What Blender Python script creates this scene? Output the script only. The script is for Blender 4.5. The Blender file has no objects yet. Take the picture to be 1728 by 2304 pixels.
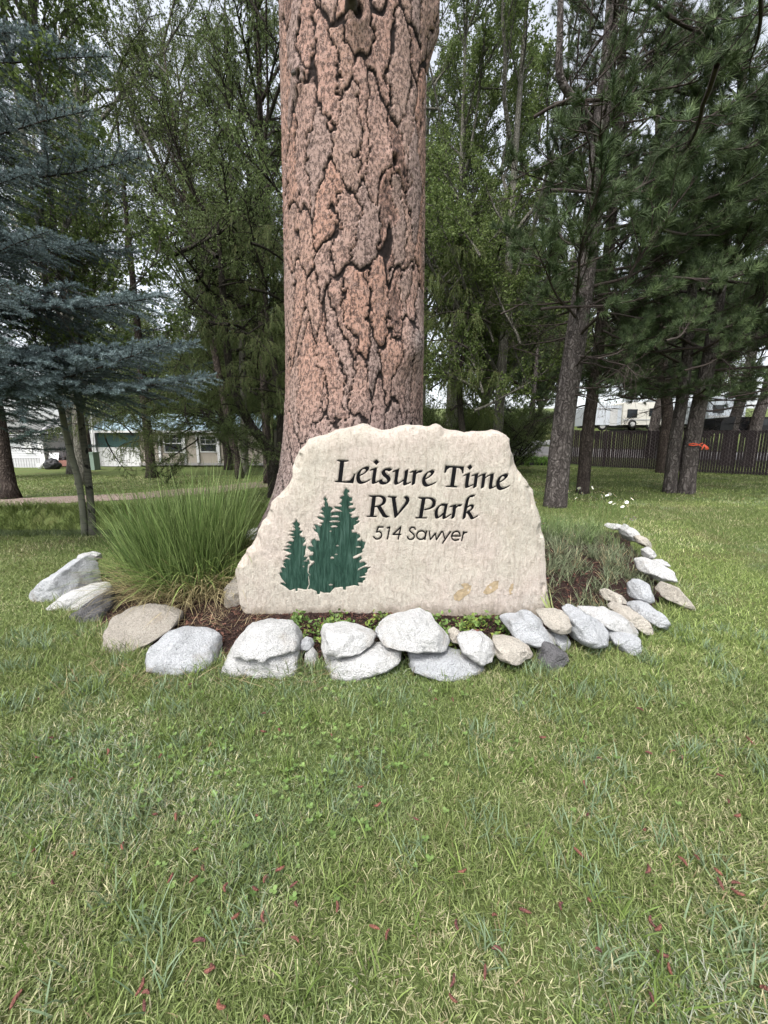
import bpy, math, random
import numpy as np
from mathutils import Matrix, Vector

# ------------------------------------------------------------------ camera, sky, sun, exposure
scene = bpy.context.scene
FOC, PCX, PCY = 900.0, 864.0, 1152.0          # focal length and centre in photograph pixels (1728 x 2304)
PITCH = math.atan(152.0 / FOC)                # camera looks slightly down
CAM = np.array([0.0, 0.0, 1.45])
cd = bpy.data.cameras.new("camera"); cam = bpy.data.objects.new("camera", cd)
scene.collection.objects.link(cam); scene.camera = cam
cam.location = CAM; cam.rotation_euler = (math.pi / 2 - PITCH, 0, 0)
cd.sensor_fit = 'HORIZONTAL'; cd.sensor_width = 36.0; cd.lens = 36.0 * FOC / 1728.0
cd.clip_start = 0.05; cd.clip_end = 1500

SUN_EL, SUN_AZ = math.radians(58), math.radians(205)    # azimuth clockwise from +Y (behind the camera, a little left)
world = bpy.data.worlds.new("World"); scene.world = world; world.use_nodes = True
nt = world.node_tree; nt.nodes.clear()
sky = nt.nodes.new('ShaderNodeTexSky'); sky.sky_type = 'NISHITA'; sky.sun_disc = False
sky.sun_elevation = SUN_EL; sky.sun_rotation = SUN_AZ; sky.air_density = 1.0; sky.dust_density = 4.0; sky.ozone_density = 1.0
hs = nt.nodes.new('ShaderNodeHueSaturation'); hs.inputs['Saturation'].default_value = 0.30
bg = nt.nodes.new('ShaderNodeBackground'); bg.inputs['Strength'].default_value = 0.15
wo = nt.nodes.new('ShaderNodeOutputWorld')
nt.links.new(sky.outputs[0], hs.inputs['Color']); nt.links.new(hs.outputs[0], bg.inputs[0]); nt.links.new(bg.outputs[0], wo.inputs[0])
sl = bpy.data.lights.new("sun", 'SUN'); sl.energy = 1.1; sl.angle = math.radians(18); sl.color = (1.0, 0.96, 0.9)
so = bpy.data.objects.new("sun", sl); scene.collection.objects.link(so)
sd = Vector((math.sin(SUN_AZ) * math.cos(SUN_EL), math.cos(SUN_AZ) * math.cos(SUN_EL), math.sin(SUN_EL)))
so.rotation_euler = sd.to_track_quat('Z', 'Y').to_euler(); so.location = (0, -5, 20)
vs = scene.view_settings
vs.view_transform = 'Standard'; vs.look = 'None'; vs.gamma = 1.0; vs.exposure = 1.5; vs.use_curve_mapping = False

scene.cycles.max_bounces = 6; scene.cycles.diffuse_bounces = 3; scene.cycles.glossy_bounces = 2; scene.cycles.transmission_bounces = 4; scene.cycles.caustics_reflective = False

# ------------------------------------------------------------------ helpers
rng = np.random.default_rng(7)
random.seed(7)
COL = scene.collection
cp, sp = math.cos(PITCH), math.sin(PITCH)

def ray(px, py):
    u = (np.asarray(px, float) - PCX) / FOC; v = (PCY - np.asarray(py, float)) / FOC
    return u, cp + v * sp, -sp + v * cp
def at_y(px, py, Y):
    dx, dy, dz = ray(px, py); t = Y / dy
    return np.array([dx * t, Y, CAM[2] + dz * t])
def at_z(px, py, z=0.0):
    dx, dy, dz = ray(px, py); t = (z - CAM[2]) / dz
    return np.array([dx * t, dy * t, z])
def project(x, y, z):
    """world -> photograph pixel"""
    zz = z - CAM[2]; d = y * cp - zz * sp; up = y * sp + zz * cp
    return PCX + FOC * x / d, PCY - FOC * up / d
def ss(a, b, x):
    t = np.clip((np.asarray(x, float) - a) / (b - a), 0, 1); return t * t * (3 - 2 * t)

def _hash(ix, iy, iz, seed):
    h = (ix.astype(np.int64) * 374761393 + iy.astype(np.int64) * 668265263 + iz.astype(np.int64) * 2147483647 + seed * 1274126177) & 0xffffffff
    h = ((h ^ (h >> 13)) * 1274126177) & 0xffffffff
    h = (h ^ (h >> 16)) & 0xffffff
    return h / float(0xffffff)
def noise(x, y, z=0.0, seed=0):
    x, y, z = np.broadcast_arrays(np.asarray(x, float), np.asarray(y, float), np.asarray(z, float))
    ix, iy, iz = np.floor(x), np.floor(y), np.floor(z)
    fx, fy, fz = x - ix, y - iy, z - iz
    fx = fx * fx * (3 - 2 * fx); fy = fy * fy * (3 - 2 * fy); fz = fz * fz * (3 - 2 * fz)
    r = 0
    for a in (0, 1):
        wa = fx if a else 1 - fx
        for b in (0, 1):
            wb = fy if b else 1 - fy
            for c in (0, 1):
                wc = fz if c else 1 - fz
                r = r + wa * wb * wc * _hash(ix + a, iy + b, iz + c, seed)
    return r * 2 - 1
def fbm(x, y, z=0.0, seed=0, o=4):
    r, a, s = 0, 0.5, 1.0
    for i in range(o):
        r = r + a * noise(np.asarray(x) * s, np.asarray(y) * s, np.asarray(z) * s, seed + i * 17); a *= .5; s *= 2.03
    return r

class Geo:
    """collects vertices, quads and triangles (with material index and colour) for ONE mesh"""
    def __init__(s): s.v = []; s.f = []; s.n = 0
    def add(s, V, F, mi=0, col=None, smooth=False):
        V = np.asarray(V, float).reshape(-1, 3); F = np.asarray(F, np.int64)
        if len(F) == 0: return
        c = np.ones((len(V), 3)) if col is None else np.broadcast_to(np.asarray(col, float), (len(V), 3))
        s.v.append((V, c)); s.f.append((F + s.n, mi, smooth)); s.n += len(V)
    def box(s, x0, x1, y0, y1, z0, z1, mi=0, col=None):
        V = [(x, y, z) for x in (x0, x1) for y in (y0, y1) for z in (z0, z1)]
        s.add(V, [(0, 1, 3, 2), (4, 6, 7, 5), (0, 4, 5, 1), (2, 3, 7, 6), (0, 2, 6, 4), (1, 5, 7, 3)], mi, col)
    def tube(s, P, r, n=6, mi=0, col=None, cap=True):
        P = np.asarray(P, float); r = np.broadcast_to(np.asarray(r, float), (len(P),))
        T = np.gradient(P, axis=0); T /= np.linalg.norm(T, axis=1)[:, None] + 1e-9
        ref = np.array([0.31, 0.11, 0.94]) if abs(T[:, 2].mean()) < .75 else np.array([0.95, 0.2, 0.1])
        A = np.cross(T, ref); A /= np.linalg.norm(A, axis=1)[:, None] + 1e-9
        B = np.cross(T, A)
        th = np.arange(n) * 2 * math.pi / n
        V = P[:, None] + r[:, None, None] * (np.cos(th)[None, :, None] * A[:, None] + np.sin(th)[None, :, None] * B[:, None])
        k = len(P); i = np.arange(k - 1)[:, None]; j = np.arange(n)[None]
        a = i * n + j; b = i * n + (j + 1) % n
        F = np.stack([a, b, b + n, a + n], -1).reshape(-1, 4)
        s.add(V.reshape(-1, 3), F, mi, col, True)
        if cap and n > 2:
            e = (k - 1) * n + np.arange(n); m = len(s.f)
            off = s.n - k * n
            for ring in (np.arange(n)[::-1] + off, e + off):
                s.f.append((np.stack([np.full(n - 2, ring[0]), ring[1:-1], ring[2:]], -1), mi, False))
    def mesh(s, name, mats):
        me = bpy.data.meshes.new(name)
        V = np.concatenate([a for a, _ in s.v]); C = np.concatenate([c for _, c in s.v])
        loops, starts, mi, sm, k = [], [], [], [], 0
        for F, m, smo in s.f:
            w = F.shape[1]; loops.append(F.reshape(-1)); starts.append(k + np.arange(len(F)) * w); k += F.size
            mi.append(np.full(len(F), m)); sm.append(np.full(len(F), smo))
        loops = np.concatenate(loops); starts = np.concatenate(starts); mi = np.concatenate(mi); sm = np.concatenate(sm)
        me.vertices.add(len(V)); me.vertices.foreach_set("co", V.astype(np.float32).reshape(-1))
        me.loops.add(len(loops)); me.loops.foreach_set("vertex_index", loops.astype(np.int32))
        me.polygons.add(len(starts)); me.polygons.foreach_set("loop_start", starts.astype(np.int32))
        me.polygons.foreach_set("material_index", mi.astype(np.int32))
        me.polygons.foreach_set("use_smooth", sm.astype(bool))
        for m in (mats if isinstance(mats, (list, tuple)) else [mats]): me.materials.append(m)
        ca = me.color_attributes.new("Col", 'FLOAT_COLOR', 'POINT')
        ca.data.foreach_set("color", np.c_[C, np.ones(len(C))].astype(np.float32).reshape(-1))
        me.update(calc_edges=True)
        return me
    def obj(s, name, mats, parent=None, loc=None, **tags):
        if loc is not None:
            L = np.asarray(loc, float); s.v = [(v - L, c) for v, c in s.v]
        o = bpy.data.objects.new(name, s.mesh(name, mats)); COL.objects.link(o)
        if loc is not None: o.location = loc
        if parent is not None: o.parent = parent
        return tag(o, **tags)

def tag(o, label=None, cat=None, group=None, kind=None):
    if label: o["label"] = label
    if cat: o["category"] = cat
    if group: o["group"] = group
    if kind: o["kind"] = kind
    return o
def empty(name, loc=(0, 0, 0), parent=None, **tags):
    o = bpy.data.objects.new(name, None); COL.objects.link(o); o.location = loc; o.empty_display_size = .2
    if parent is not None: o.parent = parent
    return tag(o, **tags)
def inst(name, me, parent=None, loc=(0, 0, 0), rot=(0, 0, 0), scale=1.0, **tags):
    o = bpy.data.objects.new(name, me); COL.objects.link(o); o.location = loc; o.rotation_euler = rot
    o.scale = (scale,) * 3 if np.isscalar(scale) else scale
    if parent is not None: o.parent = parent
    return tag(o, **tags)

# ------------------------------------------------------------------ materials
class N:
    def __init__(s, name):
        s.m = bpy.data.materials.new(name); s.m.use_nodes = True; s.t = s.m.node_tree; s.t.nodes.clear()
        s.out = s.t.nodes.new('ShaderNodeOutputMaterial')
        s.tc = s.t.nodes.new('ShaderNodeTexCoord')
    def n(s, typ, **kw):
        x = s.t.nodes.new('ShaderNode' + typ)
        for k, v in kw.items(): setattr(x, k, v)
        return x
    def l(s, a, b): s.t.links.new(a, b)
    def coords(s, scale=(1, 1, 1), rot=(0, 0, 0), src='Object'):
        mp = s.n('Mapping'); mp.inputs['Scale'].default_value = scale; mp.inputs['Rotation'].default_value = rot
        s.l(s.tc.outputs[src], mp.inputs[0]); return mp.outputs[0]
    def noise(s, scale, detail=4, rough=.55, vec=None, dist=0.0):
        x = s.n('TexNoise'); x.inputs['Scale'].default_value = scale; x.inputs['Detail'].default_value = detail
        x.inputs['Roughness'].default_value = rough; x.inputs['Distortion'].default_value = dist
        s.l(vec if vec is not None else s.tc.outputs['Object'], x.inputs['Vector']); return x.outputs['Fac']
    def voro(s, scale, vec=None, feature='F1', out='Distance'):
        x = s.n('TexVoronoi'); x.feature = feature; x.inputs['Scale'].default_value = scale
        s.l(vec if vec is not None else s.tc.outputs['Object'], x.inputs['Vector']); return x.outputs[out]
    def ramp(s, fac, stops):
        x = s.n('ValToRGB'); e = x.color_ramp.elements
        while len(e) > 1: e.remove(e[-1])
        for i, (p, c) in enumerate(stops):
            el = e[0] if i == 0 else e.new(p)
            el.position = p; el.color = (*c, 1) if len(c) == 3 else c
        s.l(fac, x.inputs[0]); return x.outputs[0]
    def gray(s, fac, a, b, v0=0.0, v1=1.0): return s.ramp(fac, [(a, (v0,) * 3), (b, (v1,) * 3)])
    def mix(s, fac, a, b, mode='MIX'):
        x = s.n('Mix'); x.data_type = 'RGBA'; x.blend_type = mode
        for sock, v in ((x.inputs[0], fac), (x.inputs[6], a), (x.inputs[7], b)):
            if isinstance(v, (int, float)): sock.default_value = v
            elif isinstance(v, tuple): sock.default_value = (*v, 1)
            else: s.l(v, sock)
        return x.outputs[2]
    def attr(s, name='Col', out='Color'):
        x = s.n('Attribute'); x.attribute_name = name; return x.outputs[out]
    def math(s, op, a, b=0.0):
        x = s.n('Math'); x.operation = op
        for sock, v in ((x.inputs[0], a), (x.inputs[1], b)):
            if isinstance(v, (int, float)): sock.default_value = v
            else: s.l(v, sock)
        return x.outputs[0]
    def done(s, col, rough=.85, bump=None, bstr=.3, bdist=.01, spec=.3, metal=0.0, transl=0.0, coat=0.0):
        p = s.n('BsdfPrincipled')
        if isinstance(col, tuple): p.inputs['Base Color'].default_value = (*col, 1)
        else: s.l(col, p.inputs['Base Color'])
        if isinstance(rough, (int, float)): p.inputs['Roughness'].default_value = rough
        else: s.l(rough, p.inputs['Roughness'])
        p.inputs['Specular IOR Level'].default_value = spec; p.inputs['Metallic'].default_value = metal
        p.inputs['Coat Weight'].default_value = coat
        if bump is not None:
            b = s.n('Bump'); b.inputs['Strength'].default_value = bstr; b.inputs['Distance'].default_value = bdist
            s.l(bump, b.inputs['Height']); s.l(b.outputs[0], p.inputs['Normal'])
        sh = p.outputs[0]
        if transl > 0:
            tr = s.n('BsdfTranslucent'); mx = s.n('MixShader'); mx.inputs[0].default_value = transl
            if isinstance(col, tuple): tr.inputs[0].default_value = (*col, 1)
            else: s.l(col, tr.inputs[0])
            s.l(sh, mx.inputs[1]); s.l(tr.outputs[0], mx.inputs[2]); sh = mx.outputs[0]
        s.l(sh, s.out.inputs[0]); return s.m

def plain(name, c, rough=.6, var=.15, scale=8, bump=.15, bd=.004, spec=.3, metal=0.0):
    m = N(name); f = m.noise(scale, 5, .6)
    lo = tuple(max(0, x * (1 - var)) for x in c); hi = tuple(min(1, x * (1 + var)) for x in c)
    return m.done(m.ramp(f, [(.3, lo), (.7, hi)]), rough, f, bump, bd, spec, metal)
def leafmat(name, transl=.3, rough=.55, spec=.25):
    m = N(name); return m.done(m.attr(), rough, transl=transl, spec=spec)

# ------------------------------------------------------------------ the setting: terrain
def ground(x, y):
    x = np.asarray(x, float); y = np.asarray(y, float)
    z = .02 * fbm(x * .35, y * .35, 0, 3, 2)
    z = z + .025 * np.clip(y - 6, 0, 14) * ss(-1, 4, x)
    hill = np.interp(y, [20, 23, 26, 31, 45, 80, 300], [0, .35, 1.0, 2.1, 4.5, 8, 14])
    z = z + hill * ss(0, 6, x + .12 * (y - 20))
    z = z + np.interp(y, [36, 60, 300], [0, 1.5, 10]) * (1 - ss(0, 6, x))
    prof = ss(6.15, 7.5, y) * (1 - ss(8.45, 8.95, y))
    z = z - .62 * prof * (1 - ss(-3.3, -1.6, x))
    return z
def gpt(px, py):
    """point of the terrain seen at a photograph pixel"""
    z = 0.0
    for _ in range(12):
        p = at_z(px, py, z); z = .5 * z + .5 * float(ground(p[0], p[1]))
    return np.array([p[0], p[1], float(ground(p[0], p[1]))])

m = N("lawn_soil")
f1 = m.noise(1.1, 4); f2 = m.noise(38, 6, .7); f3 = m.noise(9, 5)
c = m.ramp(f2, [(.30, (.030, .044, .014)), (.5, (.085, .115, .036)), (.72, (.165, .195, .075))])
dry = m.ramp(f2, [(.3, (.045, .045, .018)), (.7, (.16, .14, .065))])
c = m.mix(m.gray(f1, .50, .72), c, dry)
MAT_LAWN = m.done(c, .9, f2, .9, .03, .1)

def sheet(xs, ys, zfun):
    X, Y = np.meshgrid(xs, ys); Z = zfun(X, Y); ny, nx = X.shape
    i = np.arange(ny - 1)[:, None] * nx + np.arange(nx - 1)[None]
    return np.stack([X, Y, Z], -1).reshape(-1, 3), np.stack([i, i + 1, i + nx + 1, i + nx], -1).reshape(-1, 4)
xs = np.unique(np.round(np.concatenate([np.linspace(-400, -40, 14), np.linspace(-40, -14, 27), np.linspace(-14, 16, 121), np.linspace(16, 40, 25), np.linspace(40, 400, 14)]), 3))
ys = np.unique(np.round(np.concatenate([np.linspace(-40, -2, 12), np.linspace(-2, 5.5, 31), np.linspace(5.5, 9.5, 61), np.linspace(9.5, 32, 60), np.linspace(32, 90, 40), np.linspace(90, 900, 20)]), 3))
g = Geo(); g.add(*sheet(xs, ys, ground), smooth=True); g.obj("lawn", MAT_LAWN, kind="structure")

# creek water in the ditch
m = N("creek_water"); f = m.noise(6, 3)
MAT_WATER = m.done((.02, .026, .018), .04, f, .06, .02, .6)
g = Geo(); g.add(*sheet(np.linspace(-16, -1.4, 30), np.linspace(6.6, 9.0, 6), lambda X, Y: X * 0 - .40)); g.obj("creek_water", MAT_WATER, kind="structure")

# ribbon-shaped surfaces
def ribbon(pts, w, n=60, up=.004, zf=ground, cross=7):
    pts = np.asarray(pts, float); t = np.linspace(0, len(pts) - 1, n)
    k = np.arange(len(pts)); x = np.interp(t, k, pts[:, 0]); y = np.interp(t, k, pts[:, 1])
    for _ in range(6):
        x[1:-1] = (x[:-2] + x[1:-1] * 2 + x[2:]) / 4; y[1:-1] = (y[:-2] + y[1:-1] * 2 + y[2:]) / 4
    tx, ty = np.gradient(x), np.gradient(y); L = np.hypot(tx, ty); nx, ny = -ty / L, tx / L
    s = np.linspace(-.5, .5, cross)
    ww = w * (1 + .12 * noise(t * 2.3, 0 * t, 0, 5))
    X = x[:, None] + nx[:, None] * s * ww[:, None]; Y = y[:, None] + ny[:, None] * s * ww[:, None]
    V = np.stack([X, Y, zf(X, Y) + up], -1).reshape(-1, 3)
    i = np.arange(n - 1)[:, None] * cross + np.arange(cross - 1)[None]
    return V, np.stack([i, i + 1, i + cross + 1, i + cross], -1).reshape(-1, 4)
m = N("path_gravel"); f = m.noise(30, 6, .7); f2 = m.voro(26)
c = m.ramp(f, [(.3, (.10, .075, .062)), (.5, (.22, .17, .145)), (.7, (.36, .30, .27))])
MAT_PATH = m.done(c, .95, f2, .7, .03, .1)
g = Geo(); g.add(*ribbon([(-30, 9.0), (-16, 9.4), (-9.4, 9.95), (-7, 11.2), (-5.7, 12.6), (-4.3, 15), (-1, 18.5), (3, 20.5)], 1.75, 90, .012), smooth=True)
g.obj("gravel_path", MAT_PATH, kind="structure")
m = N("driveway_asphalt"); f = m.noise(14, 6, .7)
MAT_ROAD = m.done(m.ramp(f, [(.3, (.17, .165, .165)), (.7, (.26, .255, .25))]), .9, f, .3, .01, .2)
g = Geo(); g.add(*ribbon([(1.5, 24.6), (6, 24.9), (10, 24.6), (18, 23.4), (30, 22)], 2.6, 60, .02), smooth=True)
g.obj("driveway", MAT_ROAD, kind="structure")

# raised garden bed of bark mulch round the big pine
BC = np.array([-.30, 4.25])
bpx = [(118, 1345), (200, 1425), (310, 1492), (500, 1506), (700, 1512), (900, 1508), (1080, 1500), (1250, 1478), (1420, 1440), (1490, 1395), (1540, 1350), (1500, 1290), (1455, 1235), (1420, 1195)]
bw = [at_z(*p)[:2] for p in bpx] + [np.array(q) for q in ((3.0, 6.6), (1.2, 6.75), (-1.0, 6.2), (-2.2, 5.75), (-3.1, 5.0), (-3.35, 4.4))]
bw = np.array(bw); bth = np.arctan2(bw[:, 1] - BC[1], bw[:, 0] - BC[0]); br = np.hypot(*(bw - BC).T)
o_ = np.argsort(bth); bth, br = bth[o_], br[o_] * .955
def bed_edge(th): return np.interp(th, np.r_[bth[-1] - 2 * math.pi, bth, bth[0] + 2 * math.pi], np.r_[br[-1], br, br[0]])
def bed_r(x, y): return np.hypot(x - BC[0], y - BC[1]) / bed_edge(np.arctan2(y - BC[1], x - BC[0]))
def bed_z(x, y):
    r = bed_r(x, y)
    return ground(x, y) * ss(.7, 1.0, r) + .03 * (1 - ss(.94, 1.0, r)) + .07 * (1 - ss(.80, .95, r)) - .05 * ss(.97, 1.03, r) + .40 * (1 - ss(.22, .80, r)) + .018 * fbm(np.asarray(x) * 5, np.asarray(y) * 5, 0, 9, 3)
def surf(x, y):
    """top of whatever ground there is: bed or lawn"""
    return np.where(bed_r(x, y) < 1.0, bed_z(x, y), ground(x, y))
m = N("bark_mulch"); f = m.noise(60, 6, .75); f2 = m.voro(70); f3 = m.noise(5, 3)
c = m.ramp(f, [(.3, (.014, .010, .009)), (.55, (.045, .028, .024)), (.75, (.10, .060, .048))])
MAT_MULCH = m.done(c, .95, f2, 1.0, .03, .1)
th = np.linspace(-math.pi, math.pi, 161)[:-1]; rr = np.linspace(0, 1.02, 60)
X = BC[0] + np.cos(th)[None] * bed_edge(th)[None] * rr[:, None]; Y = BC[1] + np.sin(th)[None] * bed_edge(th)[None] * rr[:, None]
V = np.stack([X, Y, bed_z(X, Y)], -1).reshape(-1, 3); n = len(th)
i = np.arange(len(rr) - 1)[:, None] * n; j = np.arange(n)[None]
F = np.stack([i + j, i + (j + 1) % n, i + n + (j + 1) % n, i + n + j], -1).reshape(-1, 4)
g = Geo(); g.add(V, F, smooth=True); g.obj("garden_bed", MAT_MULCH, kind="structure")

# ------------------------------------------------------------------ the carved sign stone
def sdf_poly(px, py, poly):
    """signed distance (negative inside) of points to a polygon"""
    P = np.asarray(poly, float); Q = np.roll(P, -1, 0)
    d = np.full(px.shape, 1e9); ins = np.zeros(px.shape, bool)
    for (x0, y0), (x1, y1) in zip(P, Q):
        ex, ey = x1 - x0, y1 - y0; L = ex * ex + ey * ey + 1e-12
        t = np.clip(((px - x0) * ex + (py - y0) * ey) / L, 0, 1)
        d = np.minimum(d, (px - x0 - t * ex) ** 2 + (py - y0 - t * ey) ** 2)
        if y0 != y1:
            ins ^= ((y0 > py) != (y1 > py)) & (px < ex * (py - y0) / ey + x0)
    d = np.sqrt(d); return np.where(ins, -d, d)
def catmull(P, n=7):
    P = np.asarray(P, float)
    if len(P) < 3: return P
    Q = np.vstack([2 * P[0] - P[1], P, 2 * P[-1] - P[-2]]); out = []
    for i in range(1, len(Q) - 2):
        for t in np.linspace(0, 1, n, endpoint=False):
            a, b, c, d = Q[i - 1:i + 3]
            out.append(.5 * (2 * b + (c - a) * t + (2 * a - 5 * b + 4 * c - d) * t * t + (3 * b - a - 3 * c + d) * t ** 3))
    return np.array(out + [P[-1]])
def pen(px, py, pts, W, t, ang):
    """distance field of a broad-nib stroke"""
    P = catmull(pts); c, s = math.cos(ang), -math.sin(ang)
    def T(x, y): return (x * c + y * s) / (W / 2), (-x * s + y * c) / (t / 2)
    qx, qy = T(px, py); A = np.stack(T(P[:, 0], P[:, 1]), -1); d = np.full(px.shape, 1e9)
    for (x0, y0), (x1, y1) in zip(A[:-1], A[1:]):
        ex, ey = x1 - x0, y1 - y0; L = ex * ex + ey * ey + 1e-12
        u = np.clip(((qx - x0) * ex + (qy - y0) * ey) / L, 0, 1)
        d = np.minimum(d, (qx - x0 - u * ex) ** 2 + (qy - y0 - u * ey) ** 2)
    return (np.sqrt(d) - 1) * math.sqrt(W * t) / 2

def contour_fill(x0, y0, h, f):
    """mesh of the region f<0 on a grid (marching squares); returns 2D verts, quads, tris"""
    ny, nx = f.shape; ins = f < 0; vid = {}; V = []; quads = []; tris = []; bedges = []
    def gv(i, j):
        k = (i, j)
        if k not in vid: vid[k] = len(V); V.append((x0 + j * h, y0 + i * h))
        return vid[k]
    def ev(i, j, i2, j2):
        k = (i, j, i2, j2) if (i, j) < (i2, j2) else (i2, j2, i, j)
        if k not in vid:
            a, b = f[k[0], k[1]], f[k[2], k[3]]; t = min(.98, max(.02, a / (a - b)))
            vid[k] = len(V); V.append((x0 + (k[1] + t * (k[3] - k[1])) * h, y0 + (k[0] + t * (k[2] - k[0])) * h))
        return vid[k]
    cnt = ins[:-1, :-1].astype(int) + ins[1:, :-1] + ins[:-1, 1:] + ins[1:, 1:]
    for i, j in zip(*np.nonzero(cnt)):
        cs = [(i, j), (i, j + 1), (i + 1, j + 1), (i + 1, j)]
        if cnt[i, j] == 4: quads.append([gv(*c) for c in cs]); continue
        poly = []
        for a in range(4):
            c, d = cs[a], cs[(a + 1) % 4]
            if ins[c]: poly.append((gv(*c), 0))
            if ins[c] != ins[d]: poly.append((ev(*c, *d), 1))
        ids = [p[0] for p in poly]
        for a in range(len(ids)):
            if poly[a][1] and poly[(a + 1) % len(ids)][1] and not ins[cs[0]] == 9: bedges.append((ids[a], ids[(a + 1) % len(ids)]))
        for a in range(1, len(ids) - 1): tris.append([ids[0], ids[a], ids[a + 1]])
    return np.array(V), np.array(quads, int).reshape(-1, 4), np.array(tris, int).reshape(-1, 3), bedges

A0, B0, C0, D0 = (740, 1020, 6.381), (980, 1030, 9.217), (820, 1100, 6.144), (620, 1090, 7.541)   # tracing frames: origin, zoom
def tr(fr, pts): p = np.asarray(pts, float); return np.c_[fr[0] + p[:, 0] / fr[2], fr[1] + p[:, 1] / fr[2]]
NIB = math.radians(32)
P_, S_ = 'poly', 'pen'
LET = []    # (name, frame, [(kind, pts, W, t, angle)])
def L_(name, fr, *parts): LET.append((name, fr, parts))
def pe(pts, W, t=13, a=NIB): return (S_, pts, W, t, a)
def po(pts): return (P_, pts)
L_("letter_l", A0, po([(118, 97), (278, 102), (278, 115), (219, 123), (186, 402), (245, 406), (300, 392), (338, 352), (362, 296), (376, 296), (350, 430), (84, 413), (86, 400), (130, 392), (160, 122), (118, 110)]))
L_("letter_e", A0, pe([(432, 322), (500, 292), (545, 248), (552, 218), (520, 208), (465, 235), (425, 295), (418, 355), (435, 405), (475, 424), (530, 412), (570, 392)], 58))
L_("letter_i", A0, pe([(602, 240), (660, 222)], 40, 12), pe([(662, 225), (655, 290), (641, 395), (654, 424), (696, 412)], 62), po([(640, 127), (684, 89), (721, 125), (680, 167)]))
L_("letter_s", A0, pe([(882, 242), (850, 231), (800, 238), (782, 270), (800, 308), (845, 345), (862, 385), (840, 420), (790, 433), (750, 415), (742, 392)], 56, 20))
L_("letter_u", A0, pe([(928, 262), (980, 240)], 36, 12), pe([(982, 240), (972, 320), (961, 405), (975, 436), (1020, 420), (1085, 375)], 58), pe([(1115, 248), (1105, 330), (1091, 418), (1104, 446), (1160, 424)], 58))
L_("letter_r", A0, pe([(1182, 270), (1234, 256)], 36, 12), pe([(1234, 256), (1224, 350), (1212, 445)], 58), pe([(1238, 300), (1280, 268), (1322, 262)], 50, 22))
L_("letter_e", A0, pe([(1378, 370), (1440, 342), (1482, 300), (1490, 270), (1462, 258), (1410, 285), (1370, 345), (1363, 400), (1380, 445), (1420, 463), (1475, 448), (1514, 431)], 58))
L_("letter_t", B0, po([(208, 162), (592, 187), (582, 322), (556, 326), (545, 260), (500, 217), (438, 208), (387, 578), (455, 598), (452, 614), (215, 607), (218, 592), (305, 580), (358, 204), (290, 207), (245, 247), (212, 312), (181, 312)]))
L_("letter_i", B0, pe([(602, 366), (678, 334)], 54, 17), pe([(680, 334), (668, 430), (649, 555), (666, 604), (754, 572)], 88, 19), po([(662, 197), (725, 146), (766, 200), (708, 252)]))
L_("letter_m", B0, pe([(778, 368), (852, 344)], 54, 17), pe([(852, 344), (835, 480), (817, 610)], 84, 20), pe([(868, 408), (960, 358), (1014, 342)], 60, 19), pe([(1012, 345), (995, 470), (977, 618)], 84, 20), pe([(1046, 408), (1120, 364), (1178, 347)], 60, 19), pe([(1178, 348), (1160, 470), (1143, 585), (1160, 628), (1228, 602)], 86, 19))
L_("letter_e", B0, pe([(1318, 508), (1400, 470), (1458, 415), (1470, 378), (1435, 358), (1365, 385), (1310, 465), (1296, 545), (1318, 615), (1370, 646), (1440, 630), (1506, 600)], 86, 20))
L_("letter_r", C0, po([(68, 93), (160, 95), (127, 374), (168, 378), (167, 391), (30, 388), (32, 376), (76, 372), (106, 116), (68, 107)]), pe([(140, 104), (215, 103), (262, 124), (275, 162), (255, 208), (205, 236), (150, 246)], 48, 17, math.radians(10)), po([(165, 238), (225, 234), (300, 362), (346, 388), (300, 401), (252, 386)]))
L_("letter_v", C0, po([(323, 104), (448, 107), (446, 121), (428, 127), (460, 340), (552, 215), (574, 165), (570, 142), (552, 130), (556, 108), (590, 103), (619, 125), (623, 165), (600, 207), (530, 292), (427, 404), (414, 400), (376, 125), (325, 117)]))
L_("letter_p", C0, po([(750, 117), (848, 121), (801, 394), (862, 398), (860, 411), (708, 408), (710, 395), (754, 392), (793, 143), (752, 133)]), pe([(832, 129), (910, 131), (956, 160), (964, 200), (945, 245), (900, 274), (845, 286)], 48, 17, math.radians(10)))
L_("letter_a", C0, pe([(1132, 224), (1060, 224), (1006, 280), (993, 350), (1006, 396), (1040, 388), (1100, 330)], 50, 14), pe([(1130, 227), (1112, 320), (1101, 384), (1116, 403), (1182, 364)], 52, 14))
L_("letter_r", C0, pe([(1197, 245), (1245, 232)], 34, 12), pe([(1248, 230), (1240, 310), (1224, 402)], 54, 14), pe([(1256, 266), (1296, 234), (1330, 230)], 46, 20))
L_("letter_k", C0, pe([(1508, 100), (1462, 106), (1428, 150), (1402, 260), (1376, 408)], 52, 15), pe([(1412, 262), (1465, 232), (1498, 240), (1482, 284), (1425, 322)], 40, 16), pe([(1432, 312), (1468, 366), (1497, 410), (1553, 382)], 46, 14))
R17 = dict(W=17, t=17, a=0.0)
L_("digit_five", C0, pe([(258, 530), (190, 530)], **R17), pe([(190, 530), (168, 600)], **R17), pe([(168, 600), (205, 594), (235, 618), (235, 658), (202, 690), (160, 694), (130, 668)], **R17))
L_("digit_one", C0, pe([(316, 543), (350, 530)], **R17), pe([(350, 530), (318, 694)], **R17))
L_("digit_four", C0, pe([(503, 528), (396, 632)], **R17), pe([(396, 632), (502, 632)], **R17), pe([(503, 528), (467, 697)], **R17))
L_("letter_s", C0, pe([(703, 562), (690, 540), (660, 534), (632, 555), (633, 588), (665, 615), (688, 645), (680, 685), (640, 702), (608, 690), (598, 665)], **R17))
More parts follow.
